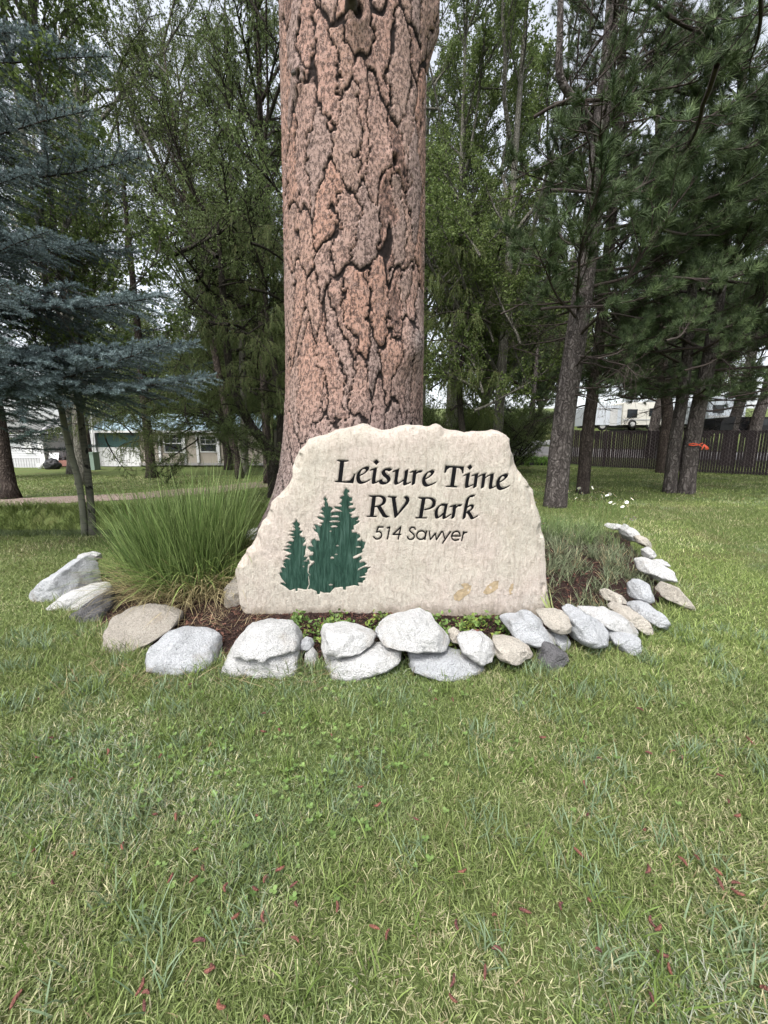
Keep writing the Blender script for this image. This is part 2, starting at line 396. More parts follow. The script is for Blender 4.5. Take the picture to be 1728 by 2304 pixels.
L_("letter_a", C0, pe([(785 + 60 * math.cos(a) - 6 * math.sin(a), 642 + 60 * math.sin(a)) for a in np.linspace(0, 2 * math.pi, 17)], **R17), pe([(860, 588), (836, 703)], **R17))
L_("letter_w", C0, pe([(899, 590), (911, 703)], **R17), pe([(911, 703), (982, 618)], **R17), pe([(982, 618), (996, 705)], **R17), pe([(996, 705), (1070, 592)], **R17))
L_("letter_y", C0, pe([(1085, 594), (1115, 698)], **R17), pe([(1189, 597), (1081, 754)], **R17))
L_("letter_e", C0, pe([(1213, 652), (1324, 655)], **R17), pe([(1324, 655), (1318, 615), (1285, 591), (1240, 602), (1209, 645), (1217, 693), (1255, 714), (1302, 703)], **R17))
L_("letter_r", C0, pe([(1374, 597), (1346, 716)], **R17), pe([(1364, 638), (1388, 607), (1416, 603)], **R17))
TREE1 = [(350, 595), (370, 640), (410, 680), (400, 705), (378, 715), (420, 755), (395, 775), (455, 800), (430, 830), (400, 840), (415, 880), (450, 905), (500, 900), (490, 935), (455, 960), (512, 935), (500, 975), (470, 1000), (455, 1030), (480, 1050), (510, 1035), (520, 1070), (500, 1110), (500, 1190), (470, 1230), (545, 1240), (500, 1290), (560, 1280), (580, 1340), (545, 1370), (540, 1500), (580, 1540), (550, 1560), (560, 1700), (520, 1788), (370, 1760), (370, 1810), (340, 1810), (335, 1770), (240, 1800), (160, 1735), (85, 1690), (95, 1672), (180, 1690), (100, 1600), (62, 1520), (85, 1490), (110, 1500), (90, 1430), (110, 1410), (180, 1425), (125, 1370), (140, 1330), (205, 1350), (125, 1310), (180, 1265), (265, 1275), (165, 1225), (245, 1195), (270, 1170), (130, 1115), (270, 1085), (165, 1065), (215, 1040), (280, 1030), (200, 995), (240, 970), (300, 975), (310, 940), (270, 905), (330, 890), (220, 862), (300, 840), (310, 820), (240, 795), (320, 790), (335, 760), (295, 720), (335, 715), (285, 670), (330, 640)]
TREE2 = [(1195, 60), (1215, 90), (1255, 100), (1250, 135), (1220, 140), (1225, 180), (1250, 215), (1300, 225), (1300, 275), (1250, 290), (1265, 315), (1315, 325), (1310, 350), (1245, 365), (1235, 400), (1270, 415), (1355, 405), (1345, 435), (1290, 470), (1240, 480), (1300, 520), (1270, 545), (1300, 575), (1410, 545), (1405, 590), (1350, 620), (1420, 620), (1415, 645), (1360, 680), (1320, 700), (1330, 765), (1285, 770), (1300, 820), (1380, 820), (1380, 845), (1425, 850), (1435, 895), (1390, 920), (1380, 960), (1440, 965), (1460, 940), (1475, 970), (1525, 985), (1505, 1040), (1500, 1080), (1470, 1110), (1475, 1150), (1420, 1175), (1310, 1230), (1320, 1265), (1380, 1255), (1450, 1220), (1465, 1260), (1415, 1300), (1430, 1335), (1500, 1315), (1545, 1355), (1480, 1390), (1400, 1430), (1385, 1470), (1500, 1410), (1610, 1410), (1560, 1440), (1555, 1490), (1510, 1515), (1540, 1545), (1400, 1575), (1525, 1590), (1520, 1615), (1480, 1640), (1480, 1670), (1390, 1665), (1420, 1725), (1330, 1710), (1190, 1740), (1190, 1790), (1145, 1790), (1140, 1740), (1000, 1755), (920, 1840), (820, 1840), (755, 1815), (745, 1865), (705, 1865), (695, 1815), (600, 1770), (545, 1785), (575, 1700), (565, 1560), (590, 1540), (555, 1500), (575, 1400), (660, 1330), (650, 1300), (590, 1290), (560, 1220), (640, 1200), (580, 1120), (540, 1080), (565, 1050), (640, 1060), (600, 990), (615, 950), (660, 925), (690, 960), (750, 960), (735, 900), (715, 830), (660, 790), (635, 745), (690, 765), (650, 680), (700, 690), (760, 720), (790, 680), (755, 660), (810, 650), (815, 610), (740, 590), (705, 555), (760, 555), (830, 570), (820, 520), (755, 490), (820, 470), (775, 430), (785, 395), (840, 380), (825, 340), (840, 290), (815, 255), (840, 205), (855, 240), (880, 255), (860, 275), (895, 340), (890, 375), (940, 385), (975, 415), (945, 445), (925, 480), (1040, 465), (1130, 465), (1110, 440), (1000, 400), (1000, 380), (1110, 385), (1130, 360), (1080, 330), (1120, 300), (1130, 260), (1085, 230), (1130, 205), (1165, 190), (1150, 150), (1165, 110)]
HOLES = [(990, 715, 62, 18), (930, 795, 18, 13), (960, 1248, 32, 22), (1050, 1040, 26, 12), (1026, 1188, 26, 11), (935, 1705, 36, 15), (1000, 628, 92, 17), (1005, 545, 75, 20), (1405, 1062, 45, 14), (615, 1165, 28, 26), (470, 1395, 16, 12), (505, 1300, 40, 8)]

def letter_field(fr, parts, X, Y):
    f = np.full(X.shape, 1e9)
    for p in parts:
        pts = tr(fr, p[1])
        f = np.minimum(f, sdf_poly(X, Y, pts) if p[0] == P_ else pen(X, Y, pts, p[2] / fr[2], p[3] / fr[2], p[4]))
    return f
def bounds(fr, parts, mrg=9):
    a = np.concatenate([tr(fr, p[1]) for p in parts]); return a.min(0) - mrg, a.max(0) + mrg

# union field on a coarse grid, for the carving of the stone itself
HX0, HY0, HST = 600.0, 1010.0, 1.0
UX, UY = np.meshgrid(np.arange(HX0, 1180, HST), np.arange(HY0, 1370, HST)); UF = np.full(UX.shape, 50.0)
inlay = []
def emblem_field(poly, X, Y):
    f = sdf_poly(X, Y, tr(D0, poly))
    for hx, hy, a, b in HOLES:
        q = tr(D0, [(hx, hy)])[0]; a2, b2 = a / D0[2], b / D0[2]
        f = np.maximum(f, (1 - np.hypot((X - q[0]) / a2, (Y - q[1]) / b2)) * b2)
    return f
def do_field(name, fun, lo, hi, h):
    xs = np.arange(lo[0], hi[0] + h, h); ys = np.arange(lo[1], hi[1] + h, h); X, Y = np.meshgrid(xs, ys)
    inlay.append((name, contour_fill(lo[0], lo[1], h, fun(X, Y))))
    sl_ = (UX[0] > lo[0]) & (UX[0] < hi[0]); sr = (UY[:, 0] > lo[1]) & (UY[:, 0] < hi[1]); ix = np.ix_(sr, sl_)
    UF[ix] = np.minimum(UF[ix], fun(UX[ix], UY[ix]))
for nm, fr, parts in LET:
    lo, hi = bounds(fr, parts); do_field(nm, lambda X, Y, fr=fr, parts=parts: letter_field(fr, parts, X, Y), lo, hi, .55)
for poly in (TREE1, TREE2):
    q = tr(D0, poly); do_field("tree_emblem", lambda X, Y, poly=poly: emblem_field(poly, X, Y), q.min(0) - 4, q.max(0) + 4, .9)
def carve(px, py):
    gx = np.clip((px - HX0) / HST, 0, UF.shape[1] - 1.001); gy = np.clip((py - HY0) / HST, 0, UF.shape[0] - 1.001)
    i, j = gy.astype(int), gx.astype(int); a, b = gy - i, gx - j
    f = UF[i, j] * (1 - a) * (1 - b) + UF[i, j + 1] * (1 - a) * b + UF[i + 1, j] * a * (1 - b) + UF[i + 1, j + 1] * a * b
    return 1 - ss(.35, 1.6, f)

SY, SZ, TILT = 3.00, .10, .05
def on_face(px, py):
    dx, dy, dz = ray(px, py)
    t = (SY + (CAM[2] - SZ) * TILT) / (dy - dz * TILT)
    return dx * t, dy * t, CAM[2] + dz * t
def face_y(x, z):
    return SY + (z - SZ) * TILT + .020 * fbm(x * 1.6, z * 1.6, 0, 21, 2) + .006 * fbm(x * 7 + z * 3, z * 5, 0, 22, 3)
oz = [(430, 120), (470, 104), (520, 92), (560, 74), (600, 62), (650, 52), (700, 42), (722, 50), (740, 60), (790, 70), (830, 68), (870, 54), (900, 48), (960, 44), (1020, 46), (1060, 42), (1078, 50), (1092, 64), (1150, 75), (1190, 88), (1230, 76), (1275, 78), (1320, 72), (1360, 80), (1385, 92), (1402, 112), (1412, 160), (1424, 200), (1432, 235), (1455, 268), (1480, 305), (1508, 345), (1522, 370), (1530, 410), (1546, 460), (1557, 505), (1566, 560), (1577, 610), (1580, 660), (1586, 720), (1588, 790), (1594, 850), (1606, 900), (1614, 935)]
lz = [(90, 930), (84, 850), (76, 750), (98, 705), (130, 660), (155, 635), (185, 570), (205, 530), (222, 500), (250, 430), (265, 412), (300, 370), (335, 335), (350, 300), (352, 265), (362, 228), (380, 180), (408, 150)]
z7 = lambda L: [(500 + a / 2.183, 940 + b / 2.183) for a, b in L]
out2 = [on_face(*p) for p in z7(oz)]; lef2 = [on_face(*p) for p in z7(lz)]
sp_ = [(p[0], p[2]) for p in out2] + [(out2[-1][0] + .02, -.08), (lef2[0][0] - .02, -.08)] + [(p[0], p[2]) for p in lef2]
scx = np.mean([p[0] for p in sp_]); sp_ = [(scx + (p[0] - scx) * 1.016, p[1] * 1.004) for p in sp_]
h = .0050
slo = np.min(sp_, 0) - .03; shi = np.max(sp_, 0) + .03
X, Z = np.meshgrid(np.arange(slo[0], shi[0], h), np.arange(slo[1], shi[1], h))
fs = sdf_poly(X, Z, sp_) + .006 * fbm(X * 14, Z * 14, 0, 31, 3)
V2, Q2, T2, be = contour_fill(slo[0], slo[1], h, fs)
d2 = -(sdf_poly(V2[:, 0], V2[:, 1], sp_))
def stone_front(x, z, d):
    e = np.clip(d, 0, .12) / .12
    rim = (.035 + .03 * noise(x * 4, z * 4, 0, 41)) * (1 - np.sqrt(np.clip(1 - (1 - e) ** 2, 0, 1)))
    chip = .035 * ss(.1, .5, noise(x * 9 + 3, z * 9, 0, 43)) * (1 - ss(.0, .07, d))
    return face_y(x, z) + rim + chip
yf = stone_front(V2[:, 0], V2[:, 1], d2)
px_, py_ = project(V2[:, 0], yf, V2[:, 1])
ru, rw = V2[:, 0] * .83 + V2[:, 1] * .56, -V2[:, 0] * .56 + V2[:, 1] * .83
chisel = .0030 * fbm(ru * 44, rw * 15, yf * 9, 51, 3) + .0035 * fbm(ru * 17 + rw * 7, rw * 21 - ru * 5, yf * 11, 52, 4)
cv = carve(px_, py_)
yfront = yf + chisel * (1 - cv) + .0085 * cv
TH = .34
g = Geo()
nv = len(V2); Vf = np.c_[V2[:, 0], yfront, V2[:, 1]]
yb = SY + TH + (V2[:, 1] - SZ) * -.02 - np.clip(.09 - d2, 0, .09) * .7 + .02 * fbm(V2[:, 0] * 3, V2[:, 1] * 3, 0, 61, 3)
Vb = np.c_[V2[:, 0], yb, V2[:, 1]]
allV = Vf
# side wall: rings between front and back rims
be = np.array(be)
ring = np.unique(be); ridx = {v: i for i, v in enumerate(ring)}; K = 7; side = []
ctr = V2.mean(0)
for k in range(1, K + 1):
    t = k / K; y = yfront[ring] * (1 - t) + yb[ring] * t
    out = 1 + (.018 * math.sin(math.pi * t))
    x = ctr[0] + (V2[ring, 0] - ctr[0]) * out + .012 * noise(V2[ring, 0] * 12, y * 14, V2[ring, 1] * 12, 71)
    z = ctr[1] + (V2[ring, 1] - ctr[1]) * out + .012 * noise(V2[ring, 0] * 12, y * 14, V2[ring, 1] * 12, 72)
    side.append(np.c_[x, y, z])
nr = len(ring); allV = np.vstack([allV] + side)
def rid(v, k):
    return v if k == 0 else nv + (k - 1) * nr + ridx[v]
SQ = [(rid(a, k), rid(a, k + 1), rid(b, k + 1), rid(b, k)) for a, b in be for k in range(K)]
allV = np.vstack([allV, [[ctr[0], SY + TH, ctr[1]]]]); ic = len(allV) - 1
BK = [(rid(a, K), ic, rid(b, K)) for a, b in be]
g.add(allV, Q2[:, ::1], smooth=True)
g.f.append((T2, 0, True)); g.f.append((np.array(SQ), 0, True)); g.f.append((np.array(BK), 0, True))

m = N("sandstone")
vd = m.coords((42, 42, 13), (0, math.radians(28), 0)); vv = m.coords((30, 30, 2.2))
f1 = m.noise(1.6, 5, .6); f2 = m.noise(7, 6, .65); f3 = m.noise(1, 6, .7, vd); f4 = m.noise(1, 5, .6, vv); f5 = m.noise(75, 5, .7)
c = m.ramp(f1, [(.25, (.34, .312, .268)), (.45, (.42, .388, .335)), (.6, (.43, .375, .335)), (.8, (.47, .445, .40))])
c = m.mix(m.gray(f2, .52, .76, 0, .4), c, (.33, .285, .225))
c = m.mix(m.gray(f3, .48, .64, 0, .55), c, (.25, .22, .185))
c = m.mix(m.gray(f4, .54, .74, 0, .4), c, (.27, .235, .195))
c = m.mix(m.gray(f5, .50, .68, 0, .42), c, (.22, .19, .16))
# damp, dirty foot and a few flaked ochre patches
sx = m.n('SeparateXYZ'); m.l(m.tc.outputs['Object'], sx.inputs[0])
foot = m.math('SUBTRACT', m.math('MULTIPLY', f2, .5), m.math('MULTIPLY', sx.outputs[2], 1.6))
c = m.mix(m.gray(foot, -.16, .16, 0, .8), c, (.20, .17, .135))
hb = m.math('ADD', m.math('ADD', m.math('MULTIPLY', f3, .5), m.math('MULTIPLY', f4, .4)), m.math('MULTIPLY', f5, .25))
MAT_STONE = m.done(c, .93, hb, 1.0, .03, .12)
SB = (0.2, SY + .15, .05)
stone = g.obj("sign_stone", MAT_STONE, None, SB, label="large pale sandstone slab carved with black lettering and three green trees", cat="sign")
MAT_BLACK = plain("carved_black_paint", (.006, .006, .007), .8, .3, 40, .3, .004, .05)
m = N("carved_green_paint")
f = m.noise(1, 5, .6, m.coords((55, 55, 7))); f2 = m.noise(30, 4)
MAT_GREEN = m.done(m.ramp(f, [(.3, (.007, .022, .016)), (.5, (.017, .046, .033)), (.72, (.045, .088, .070))]), .6, f, 1.0, .02, .15)
def face_pt(V):
    x, _, z = on_face(V[:, 0], V[:, 1])
    for _ in range(3):
        d = -sdf_poly(x, z, sp_) if len(x) < 0 else np.full(len(x), .2)
        y = stone_front(x, z, d); dx, dy, dz = ray(V[:, 0], V[:, 1]); t = y / dy
        x, z = dx * t, CAM[2] + dz * t
    return np.c_[x, y, z]
for nm, (v2, q2, t2, _) in inlay:
    P = face_pt(v2); g = Geo(); P[:, 1] += .0050
    if nm == "tree_emblem": P[:, 1] += .0015 * fbm(P[:, 0] * 60, P[:, 2] * 12, 0, 81, 3)
    g.add(P, np.array(q2)[:, ::-1] if len(q2) else q2, smooth=True)
    if len(q2): g.f.append((t2[:, ::-1], 0, True))
    else: g.add(P, t2[:, ::-1])
    c_ = P.mean(0)
    o = g.obj(nm, MAT_GREEN if nm == "tree_emblem" else MAT_BLACK, None, c_)
    o.parent = stone; o.location = c_ - np.array(SB)
# small flaked ochre patches low on the right of the face
MAT_FLAKE = plain("flaked_sandstone", (.28, .22, .14), .95, .3, 30, .6, .01)
for k, pl in enumerate([[(1020, 1340), (1030, 1328), (1044, 1324), (1036, 1314), (1050, 1312), (1060, 1318), (1058, 1334), (1046, 1342), (1034, 1352), (1022, 1350)], [(1086, 1334), (1096, 1318), (1110, 1308), (1122, 1306), (1120, 1324), (1106, 1334), (1094, 1338)], [(1144, 1328), (1150, 1314), (1155, 1313), (1153, 1335), (1147, 1338)]]):
    q = np.array(pl, float); lo, hi = q.min(0) - 3, q.max(0) + 3; xs_ = np.arange(lo[0], hi[0], .8); ys_ = np.arange(lo[1], hi[1], .8); Xg, Yg = np.meshgrid(xs_, ys_)
    v2, q2, t2, _ = contour_fill(lo[0], lo[1], .8, sdf_poly(Xg, Yg, q) + 1.6 * fbm(Xg * .35, Yg * .35, 0, 90 + k, 3)); P = face_pt(v2)
    P[:, 1] -= .0022 - .0024 * fbm(P[:, 0] * 45, P[:, 2] * 45, 0, 91, 2); g = Geo(); g.add(P, q2[:, ::-1], smooth=True); g.f.append((t2[:, ::-1], 0, True)); c_ = P.mean(0)
    o = g.obj("flaked_patch", MAT_FLAKE, None, c_); o.parent = stone; o.location = c_ - np.array(SB)

# ------------------------------------------------------------------ the big ponderosa pine behind the stone
TC = np.array([-.33, 4.22])
def voronoi(x, y, per, seed):
    """F1 cell hash and distance to the cell border, jittered unit grid, periodic in x"""
    ix, iy = np.floor(x), np.floor(y); best = np.full(x.shape, 1e9); bx = np.zeros(x.shape); by = np.zeros(x.shape); bi = np.zeros(x.shape); pts = []
    for a in range(-2, 3):
        for b in range(-2, 3):
            cx, cy = ix + a, iy + b; wx = np.mod(cx, per)
            qx = cx + .5 + .85 * (_hash(wx, cy, wx * 0, seed) - .5); qy = cy + .5 + .85 * (_hash(wx, cy, wx * 0 + 1, seed) - .5)
            pts.append((qx, qy)); d = (qx - x) ** 2 + (qy - y) ** 2; u = d < best
            best = np.where(u, d, best); bx = np.where(u, qx, bx); by = np.where(u, qy, by); bi = np.where(u, _hash(wx, cy, wx * 0 + 2, seed), bi)
    e = np.full(x.shape, 1e9)
    for qx, qy in pts:
        dx, dy = qx - bx, qy - by; L = np.hypot(dx, dy); ok = L > 1e-6
        e = np.minimum(e, np.where(ok, ((x - (qx + bx) / 2) * -dx + (y - (qy + by) / 2) * -dy) / np.maximum(L, 1e-6), 1e9))
    return bi, e
def pine_radius(th, z):
    lf = .5 - .5 * np.cos(th - 0.0)          # 1 on the left (-x), 0 on the right
    r = .675 + .175 * np.exp(-(np.maximum(z, .1) - 1.0) / .55) * (.25 + .75 * lf) * np.minimum(1, .35 + z) - .006 * z
    r = r + .10 * np.exp(-z / .4) * np.cos(th * 5 + .6)
    r = r + .02 * np.sin(th * 3 + z * .5) + .012 * np.sin(th * 5 + z * 1.1)
    return r
def bulges(th, z):
    r = 0
    for px, py, a, w, hgt in KNOTS:
        dth = (th - a + math.pi) % (2 * math.pi) - math.pi
        r = r + hgt * np.exp(-((dth * .69 / w) ** 2 + ((z - py) / (w * 1.25)) ** 2))
    return r
def knot_at(px, py):
    dx, dy, dz = ray(px, py); a = dx * dx + dy * dy; R = .70
    b = -2 * (dx * TC[0] + dy * TC[1]); c = TC @ TC - R * R; disc = b * b - 4 * a * c
    t = (-b - math.sqrt(max(disc, 0))) / (2 * a); x, y = dx * t, dy * t
    return math.atan2(y - TC[1], x - TC[0]), CAM[2] + dz * t
KN = [(885, 352, .10, .05), (930, 770, .17, .085), (655, 168, .08, .05), (790, 12, .12, .07), (962, 40, .2, .13), (905, 800, .12, .03)]
KNOTS = []
for px, py, w, hg in KN:
    a, z = knot_at(px, py); KNOTS.append((0, z, a, w, hg))
NA, ZR = 380, np.concatenate([np.arange(0.0, 5.3, .0128)])
per_c = 27
th, Z = np.meshgrid(np.linspace(-math.pi, math.pi, NA, endpoint=False), ZR)
def bark(th, Z):
    s = (th + math.pi) / (2 * math.pi) * per_c                     # cell units round the trunk
    cx, sx_ = np.cos(th) * .7, np.sin(th) * .7
    ws = s + 1.3 * fbm(cx * 2.2, sx_ * 2.2, Z * 1.5, 5, 2) + .30 * noise(cx * 7, sx_ * 7, Z * 6, 8) + .16 * noise(cx * 20, sx_ * 20, Z * 17, 7) + .08 * noise(cx * 50, sx_ * 50, Z * 45, 6)
    wz = Z / .60 + 1.1 * fbm(cx * 5.1, sx_ * 5.1, Z * 1.2, 6, 2)
    idc, e1 = voronoi(ws, wz, per_c, 3)
    s2 = s * 2.6 + .5 * noise(cx * 14, sx_ * 14, Z * 8, 12); id2, e2 = voronoi(s2, Z / .10 + .8 * noise(cx * 8, sx_ * 8, Z * 7, 13), int(per_c * 2.6), 9)
    low = ss(.9, 2.4, Z + .25 * fbm(cx * 3, sx_ * 3, Z, 14, 2))     # plates only form above the grey flared foot
    wid = (.024 + .058 * np.clip(.45 + fbm(cx * 3.5, sx_ * 3.5, Z * 1.1, 15, 3) * 1.3, 0, 1)) * (.55 + .45 * low)
    fis = 1 - ss(wid * .45, wid, e1)
    fi2 = (1 - ss(.0, .10, e2)) * ss(.0, .4, fbm(cx * 4, sx_ * 4, Z * 3, 16, 2) + .25)
    flake = fbm(cx * 24, sx_ * 24, Z * 20, 17, 4)
    sunk = ss(.20, .13, idc) if False else (1 - ss(.05, .09, idc)) * low * ss(.06, .2, e1)
    depth = .008 * sunk + .020 * fis * (.4 + .6 * low) + .004 * fi2 - .002 * ss(0, .3, e1) - .004 * flake - .004 * (idc - .5) - .004 * (id2 - .5) - .0035 * noise(cx * 60, sx_ * 60, Z * 45, 19)
    fis = np.maximum(fis, .72 * sunk * (.6 + .4 * noise(cx * 30, sx_ * 30, Z * 26, 23)))
    return depth, fis, fi2, idc, low
dep, fis, fi2, idc, low = bark(th, Z)
R = pine_radius(th, Z) + bulges(th, Z) - dep
# hollows in the knots
for (px, py, w, hg), (_, kz, ka, _, _) in zip(KN[:5], KNOTS[:5]):
    dth = (th - ka + math.pi) % (2 * math.pi) - math.pi
    q = ((dth * .69) / (w * .33)) ** 2 + ((Z - kz) / (w * .42)) ** 2
    if px != 930: R = R - .06 * np.exp(-q ** 2); fis = np.maximum(fis, np.exp(-q ** 2))
    else: low = low * (1 - np.exp(-q / 6))
cxz = TC[0] + .012 * Z; 
V = np.stack([cxz + R * np.cos(th), TC[1] + R * np.sin(th), Z], -1).reshape(-1, 3)
nrow = len(ZR); i = np.arange(nrow - 1)[:, None] * NA; j = np.arange(NA)[None]
F = np.stack([i + j, i + (j + 1) % NA, i + NA + (j + 1) % NA, i + NA + j], -1).reshape(-1, 4)
colr = np.stack([np.clip(fis + .6 * fi2, 0, 1), idc, low], -1).reshape(-1, 3)
pine = empty("ponderosa_pine", (TC[0], TC[1], .4), label="huge ponderosa pine trunk with pink plated bark behind the sign stone", cat="tree")
m = N("ponderosa_bark")
at_ = m.attr(); sp3 = m.n('SeparateColor'); m.l(at_, sp3.inputs[0]); A_f, A_t, A_l = sp3.outputs[0], sp3.outputs[1], sp3.outputs[2]
n1 = m.noise(48, 5, .7, m.coords((1, 1, .6))); n2 = m.noise(5, 4); n3 = m.noise(120, 4, .7); n4 = m.noise(16, 5, .7)
plate = m.ramp(A_t, [(0, (.29, .175, .14)), (.2, (.34, .215, .175)), (.4, (.30, .21, .18)), (.6, (.35, .205, .155)), (.8, (.32, .215, .175)), (1, (.26, .19, .17))])
grey = m.ramp(n4, [(.3, (.16, .13, .125)), (.7, (.28, .235, .22))])
c = m.mix(A_l, grey, plate)
c = m.mix(m.gray(n2, .52, .72, 0, .45), c, (.27, .205, .185))
c = m.mix(m.gray(n1, .465, .55, 0, .82), c, (.048, .032, .030))
c = m.mix(m.gray(n3, .54, .64, 0, .62), c, (.42, .325, .29))
c = m.mix(m.gray(A_f, .15, .75, 0, .96), c, (.012, .010, .010))
MAT_PBARK = m.done(c, .95, m.math('ADD', n1, m.math('MULTIPLY', n3, .5)), .8, .014, .1)
g = Geo(); g.add(V, F, col=colr, smooth=True)
base_ = np.array([TC[0], TC[1], .4])
o = g.obj("trunk", MAT_PBARK, None, base_); o.parent = pine; o.location = (0, 0, 0)
# upper trunk above the frame
zz = np.linspace(5.27, 17, 30); g = Geo()
th2 = np.linspace(-math.pi, math.pi, 48, endpoint=False); TT, ZZ = np.meshgrid(th2, zz)
RR = np.interp(ZZ, [5.27, 17], [.66, .25]) + .01 * noise(TT * 5, ZZ * 3, 0, 77)
V = np.stack([TC[0] + .012 * ZZ + RR * np.cos(TT), TC[1] + RR * np.sin(TT), ZZ], -1).reshape(-1, 3)
i = np.arange(len(zz) - 1)[:, None] * 48; j = np.arange(48)[None]
g.add(V, np.stack([i + j, i + (j + 1) % 48, i + 48 + (j + 1) % 48, i + 48 + j], -1).reshape(-1, 4), col=(0.1, .5, 1), smooth=True)
o = g.obj("upper_trunk", MAT_PBARK, None, base_); o.parent = pine; o.location = (0, 0, 0)
# sawn branch stubs
MAT_STUB = plain("weathered_stub", (.07, .06, .055), .95, .5, 25, .8, .02, .1)
for (px, py, ln, r) in ((655, 160, -.05, .024), (790, 4, .03, .05), (968, 18, .05, .07)):
    a, z = knot_at(px, py); d = np.array([math.cos(a), math.sin(a), .25]); p0 = np.array([TC[0] + .64 * math.cos(a), TC[1] + .64 * math.sin(a), z])
    g = Geo(); k = np.linspace(0, 1, 6)[:, None]; g.tube(p0 + d * k * (.10 + ln), r * (1 - .25 * k[:, 0]), 10)
    for q, (vv_, cc) in enumerate(g.v): g.v[q] = (vv_ + .012 * np.stack([noise(vv_[:, 0] * 30, vv_[:, 1] * 30, vv_[:, 2] * 30, s) for s in (1, 2, 3)], -1), cc)
    o = g.obj("branch_stub", MAT_STUB, None, base_); o.parent = pine; o.location = (0, 0, 0)

# ------------------------------------------------------------------ stones edging the bed
def granite(name, base, dark, light, sc=1.0):
    m = N(name); s1 = m.noise(150 * sc, 3, .6); s2 = m.voro(110 * sc); f = m.noise(3.5, 5, .6); f2 = m.noise(16, 6, .7)
    c = m.mix(m.gray(f, .3, .75, 0, .7), base, light)
    c = m.mix(m.gray(s1, .50, .64, 0, .62), c, dark)
    c = m.mix(m.gray(s2, .0, .25, .55, 0), c, light)
    c = m.mix(m.gray(f2, .55, .75, 0, .4), c, tuple(x * .6 for x in base))
    band = m.noise(1, 4, .6, m.coords((3, 3, 16), (.5, .3, .2))); c = m.mix(m.gray(band, .55, .72, 0, .45), c, tuple(x * .62 for x in base))
    st = m.noise(4.5, 4, .6, m.coords((1, 1, 1), (0, 0, 2))); c = m.mix(m.gray(st, .58, .74, 0, .5), c, (.26, .20, .13))
    return m.done(c, .9, m.math('ADD', m.math('ADD', f2, m.noise(42, 5, .7)), m.math('MULTIPLY', s1, .5)), 1.0, .035, .15)
RM = {'white': granite("white_granite", (.56, .56, .555), (.20, .20, .21), (.70, .70, .69)),
      'blue': granite("grey_granite", (.46, .475, .495), (.17, .175, .19), (.60, .615, .635)),
      'tan': granite("tan_granite", (.50, .46, .40), (.20, .18, .15), (.61, .57, .51)),
      'beige': granite("beige_gneiss", (.36, .33, .285), (.15, .13, .11), (.47, .435, .38)),
      'dark': granite("dark_basalt", (.115, .112, .118), (.06, .06, .065), (.18, .178, .182), .6)}
def sphere_dirs(n=36, m=22):
    a = np.linspace(0, 2 * math.pi, n, endpoint=False); b = np.linspace(-math.pi / 2, math.pi / 2, m)
    B, A = np.meshgrid(b, a, indexing='ij'); D = np.stack([np.cos(B) * np.cos(A), -np.sin(B), np.cos(B) * np.sin(A)], -1)
    i = np.arange(m - 1)[:, None] * n; j = np.arange(n)[None]
    return D.reshape(-1, 3), np.stack([i + j, i + n + j, i + n + (j + 1) % n, i + (j + 1) % n], -1).reshape(-1, 4)
SD, SFc = sphere_dirs(64, 40)
